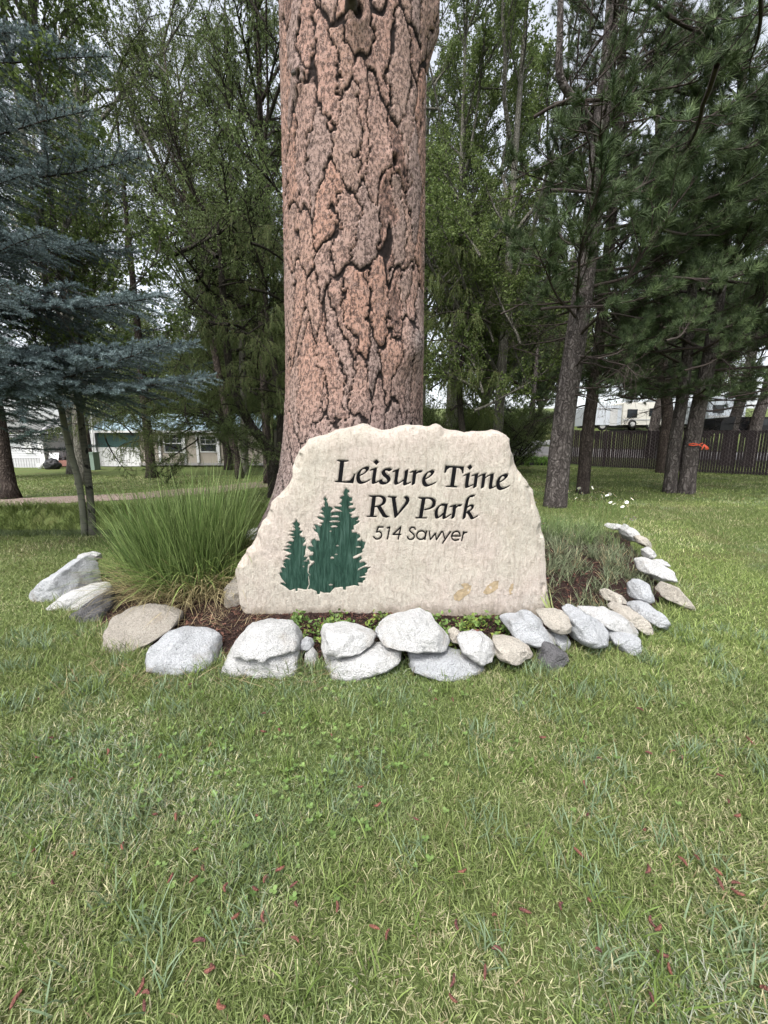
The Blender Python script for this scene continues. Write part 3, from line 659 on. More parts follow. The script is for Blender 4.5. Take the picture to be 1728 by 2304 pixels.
def rock(poly, Y, depth, mat, label, seed, z0=None, lift=0, crack=None, group="stones edging the garden bed", flat=.35):
    """stone whose front outline is given in photograph pixels; stands at distance Y, front-to-back half depth `depth`"""
    W = np.array([at_y(x, y, Y) for x, y in poly]); a, b = W[:, 0], W[:, 2]
    ca, cb = (a.min() + a.max()) / 2, (b.min() + b.max()) / 2; w, hh = (a.max() - a.min()) / 2, (b.max() - b.min()) / 2
    depth = min(depth, max(.05, 1.7 * hh))
    ph = np.linspace(-math.pi, math.pi, 181); R = np.zeros(181)
    for k, p in enumerate(ph):                      # radial function of the outline
        d = np.array([math.cos(p), math.sin(p)]); best = 0
        for (x0, z0_), (x1, z1_) in zip(np.c_[a, b], np.roll(np.c_[a, b], -1, 0)):
            ex, ez = x1 - x0, z1_ - z0_; det = -d[0] * ez + d[1] * ex
            if abs(det) < 1e-9: continue
            rx, rz = x0 - ca, z0_ - cb
            t = (-rx * ez + rz * ex) / det; s = (d[0] * rz - d[1] * rx) / det
            if t > 0 and -1e-6 <= s <= 1 + 1e-6: best = max(best, t)
        R[k] = best if best > 0 else min(w, hh)
    R = np.convolve(np.r_[R[-5:-1], R, R[1:5]], np.ones(5) / 5, 'same')[4:-4]
    D = SD; rad = np.hypot(D[:, 0], D[:, 2]); phi = np.arctan2(D[:, 2], D[:, 0]); Rp = np.interp(phi, ph, R)
    fl = rad ** (1 - flat)                                # flatter, slab-like faces
    x = fl * Rp * np.cos(phi); z = fl * Rp * np.sin(phi); y = np.sign(D[:, 1]) * np.abs(D[:, 1]) ** .8 * depth
    P = np.stack([x, y, z], -1); sc = 1.0 / max(.12, (w + hh) / 2)
    for q in range(9):                                    # broken facets
        r_ = np.random.default_rng(seed * 31 + q); nrm = r_.normal(size=3); nrm[1] = -abs(nrm[1]) * .8; nrm[2] = abs(nrm[2]) * .8; nrm /= np.linalg.norm(nrm)
        ext = (P @ nrm).max(); lim = ext * r_.uniform(.70, .92); over = np.clip(P @ nrm - lim, 0, None); P = P - .95 * over[:, None] * nrm
    nrm = P / (np.linalg.norm(P, axis=1)[:, None] + 1e-9); amp = .09 * (w + hh) / 2
    dsp = .8 * amp * fbm(P[:, 0] * sc * 1.8, P[:, 1] * sc * 1.8, P[:, 2] * sc * 1.8, seed, 2) + .026 * fbm(P[:, 0] * 13, P[:, 1] * 13, P[:, 2] * 13, seed + 5, 4) * (1 if w > .09 else .4)
    if crack is not None:
        zc = crack * hh + .012 * np.sin(P[:, 0] * 9 + 1) + .015 * noise(P[:, 0] * 20, 0 * P[:, 0], 0, seed); dd = P[:, 2] - zc
        dsp = dsp - .03 * np.exp(-((dd + .008) / .012) ** 2) * (P[:, 1] < 0) ; P[:, 1] += np.where(dd > 0, -.045, 0) * (1 - ss(.03, .14, dd)) * (P[:, 1] < 0)
    P = P + nrm * dsp[:, None]
    te = (CAM[2] - cb) / Y; hv = math.sqrt(max((.42 * hh) ** 2, hh * hh - (.80 * depth * te) ** 2))      # seen from above: the top face adds to the height
    P[:, 0] = (P[:, 0] - P[:, 0].min()) / np.ptp(P[:, 0]) * 1.98 * w - .99 * w; P[:, 2] = (P[:, 2] - P[:, 2].min()) / np.ptp(P[:, 2]) * 2.0 * hv - 1.0 * hv - .12 * (hh - hv)
    base = np.array([ca, Y + depth, float(W[:, 2].min())]); P = P + np.array([ca, Y + .02, cb])
    g = Geo(); g.add(P, SFc, smooth=True)
    return g.obj("stone", RM[mat], None, base, label=label, cat="stone", group=group)
H = lambda L: [(60 + x / 2.860, 1060 + y / 2.860) for x, y in L]
E = lambda L: [(240 + x / 2.304, 1340 + y / 2.304) for x, y in L]
FZ = lambda L: [(840 + x / 2.514, 1340 + y / 2.514) for x, y in L]
GZ = lambda L: [(1120 + x / 3.456, 1100 + y / 3.456) for x, y in L]
ROCKS = [
 (H([(85, 790), (110, 700), (170, 640), (250, 590), (330, 565), (375, 610), (392, 690), (390, 780), (330, 860), (230, 890), (150, 870), (100, 840)]), 3.75, .26, 'blue', "big rounded grey boulder at the far left end of the border"),
 (H([(330, 565), (345, 540), (385, 525), (440, 550), (447, 580), (400, 625), (360, 625)]), 4.15, .14, 'white', "small pale stone tucked behind the big boulder at the left end"),
 (H([(122, 900), (180, 850), (270, 775), (370, 750), (460, 730), (500, 770), (470, 860), (380, 930), (290, 965), (220, 965), (140, 945)]), 3.45, .20, 'white', "long low white stone between the far left boulder and the dark stone"),
 (H([(285, 925), (320, 880), (400, 820), (500, 780), (545, 880), (515, 960), (450, 1030), (400, 1060), (340, 1035), (300, 980)]), 3.20, .18, 'dark', "smooth dark grey stone left of the ornamental grass"),
 (H([(440, 1080), (480, 1000), (560, 930), (700, 870), (830, 880), (960, 920), (968, 980), (900, 1050), (800, 1130), (680, 1200), (580, 1225), (480, 1190)]), 2.82, .26, 'beige', "large beige streaked boulder in front of the ornamental grass"),
 (H([(705, 1235), (850, 1110), (900, 1040), (960, 1010), (1070, 1015), (1170, 1055), (1228, 1130), (1220, 1230), (1170, 1310), (1050, 1300), (980, 1290), (720, 1285)]), 2.50, .20, 'blue', "sloping speckled grey boulder next to the large beige one"),
 (E([(602, 400), (625, 260), (650, 200), (700, 150), (760, 138), (830, 132), (920, 148), (975, 180), (1005, 230), (1015, 330), (1008, 425), (900, 415), (780, 415), (680, 420)]), 2.44, .20, 'white', "blocky white boulder with a crack across it below the green trees"),
 (E([(1001, 250), (1030, 223), (1065, 238), (1072, 270), (1040, 288), (1006, 277)]), 2.50, .05, 'blue', "small round grey pebble beside the cracked boulder"),
 (E([(1022, 285), (1060, 280), (1092, 330), (1087, 395), (1045, 405), (1026, 345)]), 2.46, .06, 'white', "small upright pale stone beneath the round pebble"),
 (E([(1093, 210), (1110, 170), (1200, 158), (1300, 180), (1402, 240), (1330, 277), (1250, 296), (1200, 306), (1130, 280)]), 2.46, .16, 'white', "flat tapering white stone lying on a wide low white stone"),
 (E([(1095, 310), (1125, 285), (1200, 302), (1330, 270), (1420, 255), (1532, 265), (1534, 305), (1480, 370), (1360, 415), (1250, 425), (1170, 412), (1110, 345)]), 2.42, .17, 'white', "wide low white stone under the flat tapering one"),
 (FZ([(20, 225), (60, 175), (110, 140), (220, 110), (290, 92), (340, 120), (380, 190), (420, 240), (442, 295), (400, 308), (270, 308), (160, 284), (60, 272)]), 2.46, .19, 'white', "broad peaked white boulder below the lettering, highest of the front row"),
 (FZ([(10, 205), (40, 180), (66, 168), (60, 215), (22, 238)]), 2.58, .06, 'blue', "little grey stone peeping out left of the broad peaked boulder"),
 (FZ([(192, 330), (260, 308), (440, 300), (510, 340), (600, 368), (638, 402), (622, 436), (520, 460), (360, 462), (260, 415), (208, 375)]), 2.40, .18, 'blue', "low flat grey stone beneath the broad peaked boulder"),
 (FZ([(425, 215), (460, 193), (502, 225), (485, 275), (440, 265)]), 2.56, .06, 'tan', "small pale stone right behind the broad peaked boulder's edge"),
 (FZ([(478, 255), (490, 230), (590, 205), (650, 225), (692, 280), (702, 315), (660, 368), (600, 374), (540, 345), (500, 303)]), 2.42, .14, 'white', "rounded white stone with a red catkin lying on its top"),
 (FZ([(690, 325), (700, 270), (680, 235), (760, 235), (850, 265), (912, 312), (907, 355), (840, 384), (760, 378), (700, 352)]), 2.44, .15, 'tan', "cream oval stone right of the rounded white stone"),
 (GZ([(45, 1020), (100, 1005), (190, 1000), (215, 960), (280, 975), (360, 1040), (370, 1100), (420, 1170), (474, 1225), (380, 1210), (300, 1222), (230, 1206), (140, 1155), (90, 1095)]), 2.62, .16, 'blue', "angular star-shaped grey stone near the sign's right foot"),
 (GZ([(385, 1105), (440, 1118), (540, 1118), (565, 1190), (545, 1260), (480, 1258), (430, 1170)]), 2.66, .10, 'blue', "half hidden grey stone under the round tan stone"),
 (GZ([(328, 960), (400, 945), (530, 940), (582, 1020), (562, 1104), (480, 1124), (410, 1094), (368, 1042)]), 2.66, .13, 'tan', "round tan stone at the sign's right foot"),
 (GZ([(545, 950), (640, 935), (720, 990), (830, 1060), (868, 1130), (832, 1214), (740, 1230), (620, 1195), (590, 1154), (580, 1040)]), 2.68, .17, 'blue', "large egg-shaped grey boulder right of the round tan stone"),
 (GZ([(735, 1215), (800, 1220), (808, 1275), (740, 1285)]), 2.70, .06, 'dark', "sliver of stone under the egg-shaped grey boulder"),
 (GZ([(680, 940), (830, 935), (920, 970), (1030, 1040), (1102, 1110), (1094, 1144), (980, 1104), (860, 1074), (760, 1004)]), 2.80, .14, 'white', "slanting white slab leaning on a speckled stone at the right front"),
 (GZ([(860, 1075), (980, 1092), (1080, 1138), (1142, 1190), (1124, 1262), (1040, 1296), (940, 1256), (876, 1185)]), 2.70, .15, 'blue', "speckled grey stone below the slanting white slab"),
 (GZ([(306, 1335), (358, 1198), (460, 1238), (558, 1312), (440, 1392), (340, 1436), (312, 1388)]), 2.46, .10, 'dark', "dark grey triangular stone standing in the lawn at the front"),
 (GZ([(908, 920), (990, 895), (1080, 920), (1204, 1050), (1194, 1118), (1120, 1126), (1060, 1074), (970, 994)]), 2.92, .16, 'tan', "cream stone with grass blades across it at the right front"),
 (GZ([(1078, 890), (1200, 888), (1262, 930), (1304, 1010), (1274, 1082), (1200, 1046), (1130, 974)]), 3.02, .15, 'blue', "bluish grey boulder on the outer right corner of the border"),
 (GZ([(1052, 770), (1110, 722), (1160, 728), (1204, 810), (1192, 876), (1120, 894), (1056, 854)]), 3.22, .12, 'blue', "upright knobbly grey stone behind the bluish corner boulder"),
 (GZ([(822, 800), (860, 777), (1000, 848), (1008, 888), (920, 900), (828, 864)]), 3.20, .10, 'tan', "tan stone lying inside the bed near the weeds"),
 (GZ([(1296, 800), (1350, 742), (1430, 788), (1512, 870), (1538, 930), (1522, 956), (1420, 906), (1330, 846)]), 3.42, .13, 'tan', "long cream stone lying apart in the lawn on the far right"),
 (GZ([(1108, 560), (1180, 546), (1290, 608), (1388, 700), (1352, 726), (1230, 706), (1130, 646)]), 3.90, .15, 'white', "long white slab on the right side of the bed"),
 (GZ([(1200, 562), (1290, 548), (1344, 575), (1334, 606), (1250, 598)]), 4.25, .08, 'white', "small white stone behind the long white slab"),
 (GZ([(978, 320), (1030, 282), (1094, 330), (1086, 396), (1010, 408), (982, 362)]), 5.25, .16, 'white', "chunky white stone at the back right of the bed"),
 (GZ([(846, 287), (880, 270), (980, 286), (994, 322), (900, 316)]), 5.7, .12, 'white', "rearmost small white stone at the back right of the bed"),
 (GZ([(1078, 372), (1130, 366), (1196, 440), (1160, 462), (1100, 420)]), 4.85, .12, 'tan', "grass-covered pale stone in front of the chunky back stone"),
 (GZ([(1146, 482), (1200, 458), (1220, 510), (1184, 548), (1148, 536)]), 4.4, .10, 'white', "small weathered stone where the right border bends"),
 ([(498, 1345), (512, 1310), (540, 1292), (560, 1310), (560, 1392), (505, 1392)], 3.22, .14, 'beige', "brownish stone behind dry grass at the sign's left foot"),
]
for k, (pl, Y, dp, mt, lb) in enumerate(ROCKS):
    rock(pl, Y, dp, mt, lb, 100 + k, crack=.05 if "crack across" in lb else None)

# ------------------------------------------------------------------ foliage building blocks
def unit(v): return v / (np.linalg.norm(v, axis=-1, keepdims=True) + 1e-9)
def leaves(g, P, D, ln, wd, col, r, mi=1):
    n = len(P); D = unit(D); S = unit(np.cross(D, unit(r.normal(size=(n, 3))))); Nn = np.cross(D, S)
    ln = np.broadcast_to(ln, (n,))[:, None]; wd = np.broadcast_to(wd, (n,))[:, None]; mid = P + D * ln * .45 + Nn * ln * .08
    V = np.stack([P, mid + S * wd / 2, P + D * ln, mid - S * wd / 2], 1).reshape(-1, 3)
    g.add(V, np.arange(4 * n).reshape(-1, 4), mi, np.repeat(col, 4, 0))
def needles(g, P, D, ln, wd, col, r, mi=1):
    n = len(P); D = unit(D); S = unit(np.cross(D, unit(r.normal(size=(n, 3)))))
    ln = np.broadcast_to(ln, (n,))[:, None]
    V = np.stack([P + S * wd / 2, P + D * ln, P - S * wd / 2], 1).reshape(-1, 3)
    g.add(V, np.arange(3 * n).reshape(-1, 3), mi, np.repeat(col, 3, 0))
def tint(r, n, a, b, warm=.15):
    t = r.random((n, 1)); c = np.array(a) * (1 - t) + np.array(b) * t
    return np.clip(c * (1 + warm * r.normal(size=(n, 1))), .004, 1)
def arc(p, d, L, r, n=7, up=0.0, jit=.08):
    """a wandering twig: points from p along d, bending by `up` per unit"""
    P = [np.array(p, float)]; d = unit(np.array(d, float))
    for _ in range(n - 1):
        d = unit(d + np.array([0, 0, up / (n - 1)]) + r.normal(size=3) * jit); P.append(P[-1] + d * L / (n - 1))
    return np.array(P)
def sample(P, t):
    k = t * (len(P) - 1); i = np.minimum(k.astype(int), len(P) - 2); f = (k - i)[:, None]
    return P[i] * (1 - f) + P[i + 1] * f, unit(P[i + 1] - P[i])

def leaf_bough(seed, L, rise, bend, leaf, ca, cb, nsec=13, per=26, droop=.3, spread=1.0):
    r = np.random.default_rng(seed); g = Geo(); M_ = arc((0, 0, 0), (math.cos(rise), 0, math.sin(rise)), L, r, 9, bend, .07)
    g.tube(M_, np.linspace(.018 * L, .005, 9), 5, 0, cap=False); tw = [M_[5:]]
    for k in range(nsec):
        t = .15 + .85 * (k + r.random()) / nsec; p, d = sample(M_, np.array([min(t, .99)])); p, d = p[0], d[0]
        az = r.choice([-1, 1]) * r.uniform(.5, 1.25) * spread; dd = np.array([d[0] * math.cos(az) - d[1] * math.sin(az), d[0] * math.sin(az) + d[1] * math.cos(az), d[2] + r.normal() * .4])
        S = arc(p, dd, L * (.18 + .32 * (1 - t)) * r.uniform(.7, 1.3), r, 6, bend * .8, .12)
        g.tube(S, np.linspace(.006 * L, .003, 6), 3, 0, cap=False); tw.append(S[2:])
        for q in range(4):
            p2, d2 = sample(S, np.array([r.uniform(.2, .95)])); d3 = d2[0] + r.normal(size=3) * .75; d3[2] -= droop * .4
            T = arc(p2[0], d3, L * r.uniform(.08, .2), r, 5, -droop, .15); g.tube(T, np.linspace(.004, .002, 5), 3, 0, cap=False); tw.append(T)
    Ps, Ds = [], []
    for T in tw:
        n = int(per * r.uniform(.5, 1.4)); p, d = sample(T, r.random(n)); Ps.append(p + r.normal(size=(n, 3)) * .03); Ds.append(d * .5 + r.normal(size=(n, 3)) * .8 + np.array([0, 0, -droop]))
    P, D = np.vstack(Ps), np.vstack(Ds); n = len(P)
    leaves(g, P, D, leaf[0] * r.uniform(.65, 1.25, n), leaf[1] * r.uniform(.7, 1.2, n), tint(r, n, ca, cb), r)
    return g
def willow_bough(seed, L, ca, cb, rise=.55, hang=(.5, 1.5), strands=62):
    r = np.random.default_rng(seed); g = Geo(); M_ = arc((0, 0, 0), (math.cos(rise), 0, math.sin(rise)), L, r, 10, -1.0, .06)
    g.tube(M_, np.linspace(.016 * L, .005, 10), 5, 0, cap=False); src = [M_[3:]]
    for k in range(9):
        p, d = sample(M_, np.array([.2 + .08 * k])); az = r.choice([-1, 1]) * r.uniform(.4, 1.1)
        S = arc(p[0], (d[0][0] * math.cos(az) - d[0][1] * math.sin(az), d[0][0] * math.sin(az) + d[0][1] * math.cos(az), .35), L * r.uniform(.25, .45), r, 6, -.9, .08)
        g.tube(S, np.linspace(.01, .003, 6), 3, 0, cap=False); src.append(S[1:])
    Ps, Ds = [], []
    for k in range(strands):
        S = src[r.integers(len(src))]; p, d = sample(S, np.array([r.random()])); ln = r.uniform(*hang)
        T = arc(p[0], d[0] * .6 + r.normal(size=3) * .35 + np.array([0, 0, -.5]), ln, r, 6, -1.3, .06); g.tube(T, np.linspace(.0035, .0015, 6), 3, 2, cap=False)
        n = int(ln * 44); q, dd = sample(T, r.random(n)); Ps.append(q + r.normal(size=(n, 3)) * .012); Ds.append(dd * .9 + r.normal(size=(n, 3)) * .5 + np.array([0, 0, -.45]))
    P, D = np.vstack(Ps), np.vstack(Ds); n = len(P)
    leaves(g, P, D, r.uniform(.07, .13, n), r.uniform(.014, .022, n), tint(r, n, ca, cb), r); return g
def brush(g, P, D, L, r, nn, nl, nw, ca, cb, ang=.9, mi=1):
    """needle-covered shoots: nn needles on each of the shoots starting at P along D"""
    n = len(P); u = r.random((n, nn)); D = unit(D); A = unit(np.cross(D, r.normal(size=(n, 3)))); B = np.cross(D, A)
    ph = r.random((n, nn)) * 2 * math.pi; L = np.broadcast_to(L, (n,))
    base = P[:, None] + D[:, None] * (u * L[:, None])[..., None]
    rad = np.cos(ph)[..., None] * A[:, None] + np.sin(ph)[..., None] * B[:, None]
    nd = rad * math.sin(ang) + D[:, None] * math.cos(ang) + np.array([0, 0, .25])
    col = tint(r, n, ca, cb, .1)
    needles(g, base.reshape(-1, 3), nd.reshape(-1, 3), nl * r.uniform(.75, 1.2, n * nn), nw, np.repeat(col, nn, 0), r, mi)
def spruce_bough(seed, L, ca, cb, nn=20, step=.13, sstep=.075, nl=.026, nw=.0055, sag=-.12):
    r = np.random.default_rng(seed); g = Geo(); M_ = arc((0, 0, 0), (1, 0, sag), L, r, 12, .32, .025)
    g.tube(M_, np.linspace(.007 * L, .004, 12), 5, 0, cap=False); Ps, Ds, Ls, Tn = [], [], [], []
    for sgn in (-1, 1):
        for t in np.arange(.10, 1.0, step / L):
            p, d = sample(M_, np.array([t])); p, d = p[0], d[0]; az = sgn * r.uniform(.7, 1.15)
            ln = (.10 + .34 * L * (1 - t) ** .75 * min(1, t * 5)) * r.uniform(.75, 1.2)
            dd = (d[0] * math.cos(az) - d[1] * math.sin(az), d[0] * math.sin(az) + d[1] * math.cos(az), d[2] + r.uniform(-.15, .10))
            S = arc(p, dd, ln, r, 6, -.28, .05); g.tube(S, np.linspace(.007, .003, 6), 3, 0, cap=False)
            k = max(2, int(ln / sstep)); ts = (np.arange(k) + .3) / k
            for s2 in (-1, 1):
                q, e = sample(S, ts); a2 = s2 * r.uniform(.6, .95, k)
                De = np.stack([e[:, 0] * np.cos(a2) - e[:, 1] * np.sin(a2), e[:, 0] * np.sin(a2) + e[:, 1] * np.cos(a2), e[:, 2] + r.uniform(-.55, .35, k)], -1)
                Ps.append(q); Ds.append(De); Ls.append(r.uniform(.07, .13, k) * (1.15 - .4 * ts)); Tn.append(np.full(k, t) * .5 + ts * .5)
            q, e = sample(S, ts); Ps.append(q); Ds.append(e); Ls.append(np.full(k, ln / k * 1.15)); Tn.append(np.full(k, t) * .5 + ts * .5)
            Ps.append(S[-1:]); Ds.append(unit(S[-1:] - S[-2:-1])); Ls.append(np.array([.10])); Tn.append(np.ones(1))
    q, e = sample(M_, np.linspace(.25, .99, int(L / .018))); Ps.append(q + (0, 0, .01)); Ds.append(e * .8 + r.normal(size=e.shape) * .6 + np.array([0, 0, .55])); Ls.append(r.uniform(.06, .13, len(q))); Tn.append(np.linspace(.3, 1, len(q)))
    P, D, LL, T = np.vstack(Ps), np.vstack(Ds), np.concatenate(Ls), np.concatenate(Tn)
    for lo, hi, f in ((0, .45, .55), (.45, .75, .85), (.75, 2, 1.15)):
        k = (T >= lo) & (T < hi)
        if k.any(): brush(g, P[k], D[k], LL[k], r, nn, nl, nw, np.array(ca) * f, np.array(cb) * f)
    return g
def pine_bough(seed, L, ca, cb, nt=34, nn=64, nl=.19, nw=.007, rise=.1, bend=.5):
    r = np.random.default_rng(seed); g = Geo(); M_ = arc((0, 0, 0), (math.cos(rise), 0, math.sin(rise)), L, r, 10, bend, .09)
    g.tube(M_, np.linspace(.013 * L, .007, 10), 5, 0, cap=False); Ps, Ds = [M_[-1:]], [unit(M_[-1:] - M_[-2:-1])]
    for k in range(int(nt * .45)):
        t = r.uniform(.28, .97); p, d = sample(M_, np.array([t])); az = r.choice([-1, 1]) * r.uniform(.5, 1.2)
        dd = (d[0][0] * math.cos(az) - d[0][1] * math.sin(az), d[0][0] * math.sin(az) + d[0][1] * math.cos(az), d[0][2] + r.normal() * .3)
        S = arc(p[0], dd, L * r.uniform(.12, .36) * (1.2 - .7 * t), r, 6, .6, .14); g.tube(S, np.linspace(.010, .005, 6), 4, 0, cap=False)
        Ps.append(S[-1:]); Ds.append(unit(S[-1:] - S[-2:-1]))
        for q in range(2):
            p2, d2 = sample(S, np.array([r.uniform(.35, .9)])); T = arc(p2[0], d2[0] + r.normal(size=3) * .6, r.uniform(.08, .28), r, 4, .5, .1)
            g.tube(T, np.linspace(.006, .004, 4), 3, 0, cap=False); Ps.append(T[-1:]); Ds.append(unit(T[-1:] - T[-2:-1]))
    P, D = np.vstack(Ps), np.vstack(Ds); n = len(P)
    u = r.random((n, nn)) ** .8; A = unit(np.cross(D, r.normal(size=(n, 3)))); B = np.cross(D, A); ph = r.random((n, nn)) * 2 * math.pi
    ang = r.uniform(.25, 1.35, (n, nn)); base = P[:, None] - D[:, None] * (u * .16)[..., None]
    nd = (np.cos(ph) * np.sin(ang))[..., None] * A[:, None] + (np.sin(ph) * np.sin(ang))[..., None] * B[:, None] + np.cos(ang)[..., None] * D[:, None]
    col = tint(r, n, ca, cb, .18)
    needles(g, base.reshape(-1, 3), nd.reshape(-1, 3), nl * r.uniform(.75, 1.15, n * nn), nw, np.repeat(col, nn, 0), r); return g
def dead_bough(seed, L, rise=-.05):
    r = np.random.default_rng(seed); g = Geo(); M_ = arc((0, 0, 0), (math.cos(rise), 0, math.sin(rise)), L, r, 9, -.25, .12); g.tube(M_, np.linspace(.014 * L, .004, 9), 5, 0, cap=False)
    for k in range(16):
        p, d = sample(M_, np.array([r.uniform(.15, 1)])); S = arc(p[0], d[0] + r.normal(size=3) * .7, L * r.uniform(.12, .35), r, 7, r.choice([-.9, -.3, .7]), .2)
        g.tube(S, np.linspace(.006, .002, 7), 3, 0, cap=False)
        for q in range(3):
            p2, d2 = sample(S, np.array([r.uniform(.2, .9)])); g.tube(arc(p2[0], d2[0] + r.normal(size=3) * .8, L * r.uniform(.05, .14), r, 5, .5, .25), np.linspace(.004, .0015, 5), 3, 0, cap=False)
    return g

# bark and leaf materials
def barkmat(name, dark, mid, light, sc=(9, 9, 2.2), strength=1.0, lich=0.0):
    m = N(name); wn = m.n('TexNoise'); wn.inputs['Scale'].default_value = 5; m.l(m.tc.outputs['Object'], wn.inputs['Vector']); cv_ = m.coords(tuple(x * 1.6 for x in sc)); vm = m.n('VectorMath'); vm.operation = 'MULTIPLY_ADD'; m.l(wn.outputs['Color'], vm.inputs[0]); vm.inputs[1].default_value = (3.2, 3.2, 3.2); m.l(cv_, vm.inputs[2]); v = m.voro(1, vm.outputs[0], 'DISTANCE_TO_EDGE'); f = m.noise(1, 6, .7, m.coords(sc)); f2 = m.noise(40, 4, .7)
    h = m.math('ADD', m.math('MULTIPLY', m.gray(v, 0, .35), .42), f)
    c = m.ramp(h, [(.35, dark), (.75, mid), (1.2, light)]) if False else m.ramp(m.math('MULTIPLY', h, .7), [(.25, dark), (.48, mid), (.78, light)])
    c = m.mix(m.gray(f2, .5, .75, 0, .5), c, tuple(x * .5 for x in mid))
    return m.done(c, .95, h, strength, .05, .1)
B_PINE = barkmat("pine_bark", (.022, .019, .018), (.085, .074, .069), (.19, .17, .16))
B_DARK = barkmat("dark_conifer_bark", (.016, .013, .012), (.055, .044, .038), (.11, .092, .08))
B_WILLOW = barkmat("willow_bark", (.012, .011, .009), (.035, .031, .025), (.07, .062, .05))
B_COTTON = barkmat("cottonwood_bark", (.045, .042, .035), (.13, .125, .105), (.23, .22, .19))
def aspenmat(name, lo, hi, t1, t2):
    m = N(name); f = m.noise(1, 4, .6, m.coords((5, 5, 30))); f2 = m.noise(1, 4, .6, m.coords((9, 9, 6)))
    c = m.ramp(m.noise(3, 4), [(.3, lo), (.7, hi)]); c = m.mix(m.gray(f, t1, t1 + .06, 0, .75), c, (.045, .045, .038)); c = m.mix(m.gray(f2, t2, t2 + .05), c, (.014, .013, .012))
    return m.done(c, .85, f, .5, .012, .2)
B_ASPEN = aspenmat("aspen_bark", (.085, .09, .065), (.17, .17, .13), .58, .64); B_ASPEN2 = aspenmat("dark_aspen_bark", (.05, .05, .038), (.125, .122, .095), .52, .55)
B_REDTWIG = plain("dead_pine_wood", (.040, .031, .027), .95, .4, 20, .5, .01)
LM = leafmat("leaf_blade", .40); NM = leafmat("needle", .12, .6); B_TWIG = plain("twig_bark", (.06, .05, .035), .9); B_YTW = plain("willow_twig", (.17, .16, .07), .8)

W_A, W_B = (.050, .076, .022), (.115, .150, .052)
C_A, C_B = (.055, .085, .022), (.135, .172, .058)
P_A, P_B = (.065, .105, .026), (.165, .215, .068)
BOUGH = {}
def bset(key, geos, mats):
    BOUGH[key] = [g.mesh("bough", mats) for g in geos]
bset('willow', [willow_bough(s, 2.8, W_A, W_B, rs, hg) for s, rs, hg in ((1, .5, (.3, .95)), (2, .75, (.25, .8)), (3, .25, (.3, 1.0)), (4, .95, (.25, .7)))], [B_WILLOW, LM, B_YTW])
bset('willow_light', [willow_bough(s, 2.8, (.055, .085, .022), (.12, .155, .05), rs, hg) for s, rs, hg in ((5, .5, (.35, 1.1)), (6, .8, (.3, .9)), (7, .25, (.35, 1.0)))], [B_WILLOW, LM, B_YTW])
bset('cotton', [leaf_bough(20 + s, 3.3, rs, bd, (.085, .062), C_A, C_B, 19, 9, .35) for s, (rs, bd) in enumerate(((.9, -.1), (.5, .2), (1.15, -.2), (.2, .3)))], [B_COTTON, LM])
bset('narrow', [leaf_bough(30 + s, 3.3, rs, bd, (.105, .036), (.062, .092, .028), (.14, .185, .068), 19, 11, .6) for s, (rs, bd) in enumerate(((.9, -.2), (.5, 0), (1.2, -.2), (.1, .2)))], [B_WILLOW, LM])
bset('poplar', [leaf_bough(40 + s, 2.9, rs, bd, (.085, .068), P_A, P_B, 18, 13, .3) for s, (rs, bd) in enumerate(((1.0, 0), (.7, .2), (1.2, -.1), (.35, .4)))], [B_COTTON, LM])
S_A, S_B = (.072, .102, .102), (.175, .232, .246)
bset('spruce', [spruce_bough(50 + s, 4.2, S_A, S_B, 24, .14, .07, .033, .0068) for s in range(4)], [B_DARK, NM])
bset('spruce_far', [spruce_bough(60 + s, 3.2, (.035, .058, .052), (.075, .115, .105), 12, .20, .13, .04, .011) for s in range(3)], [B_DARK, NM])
N_A, N_B = (.030, .052, .022), (.095, .135, .055)
bset('pine', [pine_bough(70 + s, 2.9, N_A, N_B, 44, 52, nw=.0095, rise=rs, bend=bd) for s, (rs, bd) in enumerate(((.15, .5), (-.1, .5), (.4, .3), (.0, .8)))], [B_REDTWIG, NM])
bset('dead', [dead_bough(80 + s, 2.2, rs) for s, rs in enumerate((-.1, .15, -.25, .3))], [B_REDTWIG])

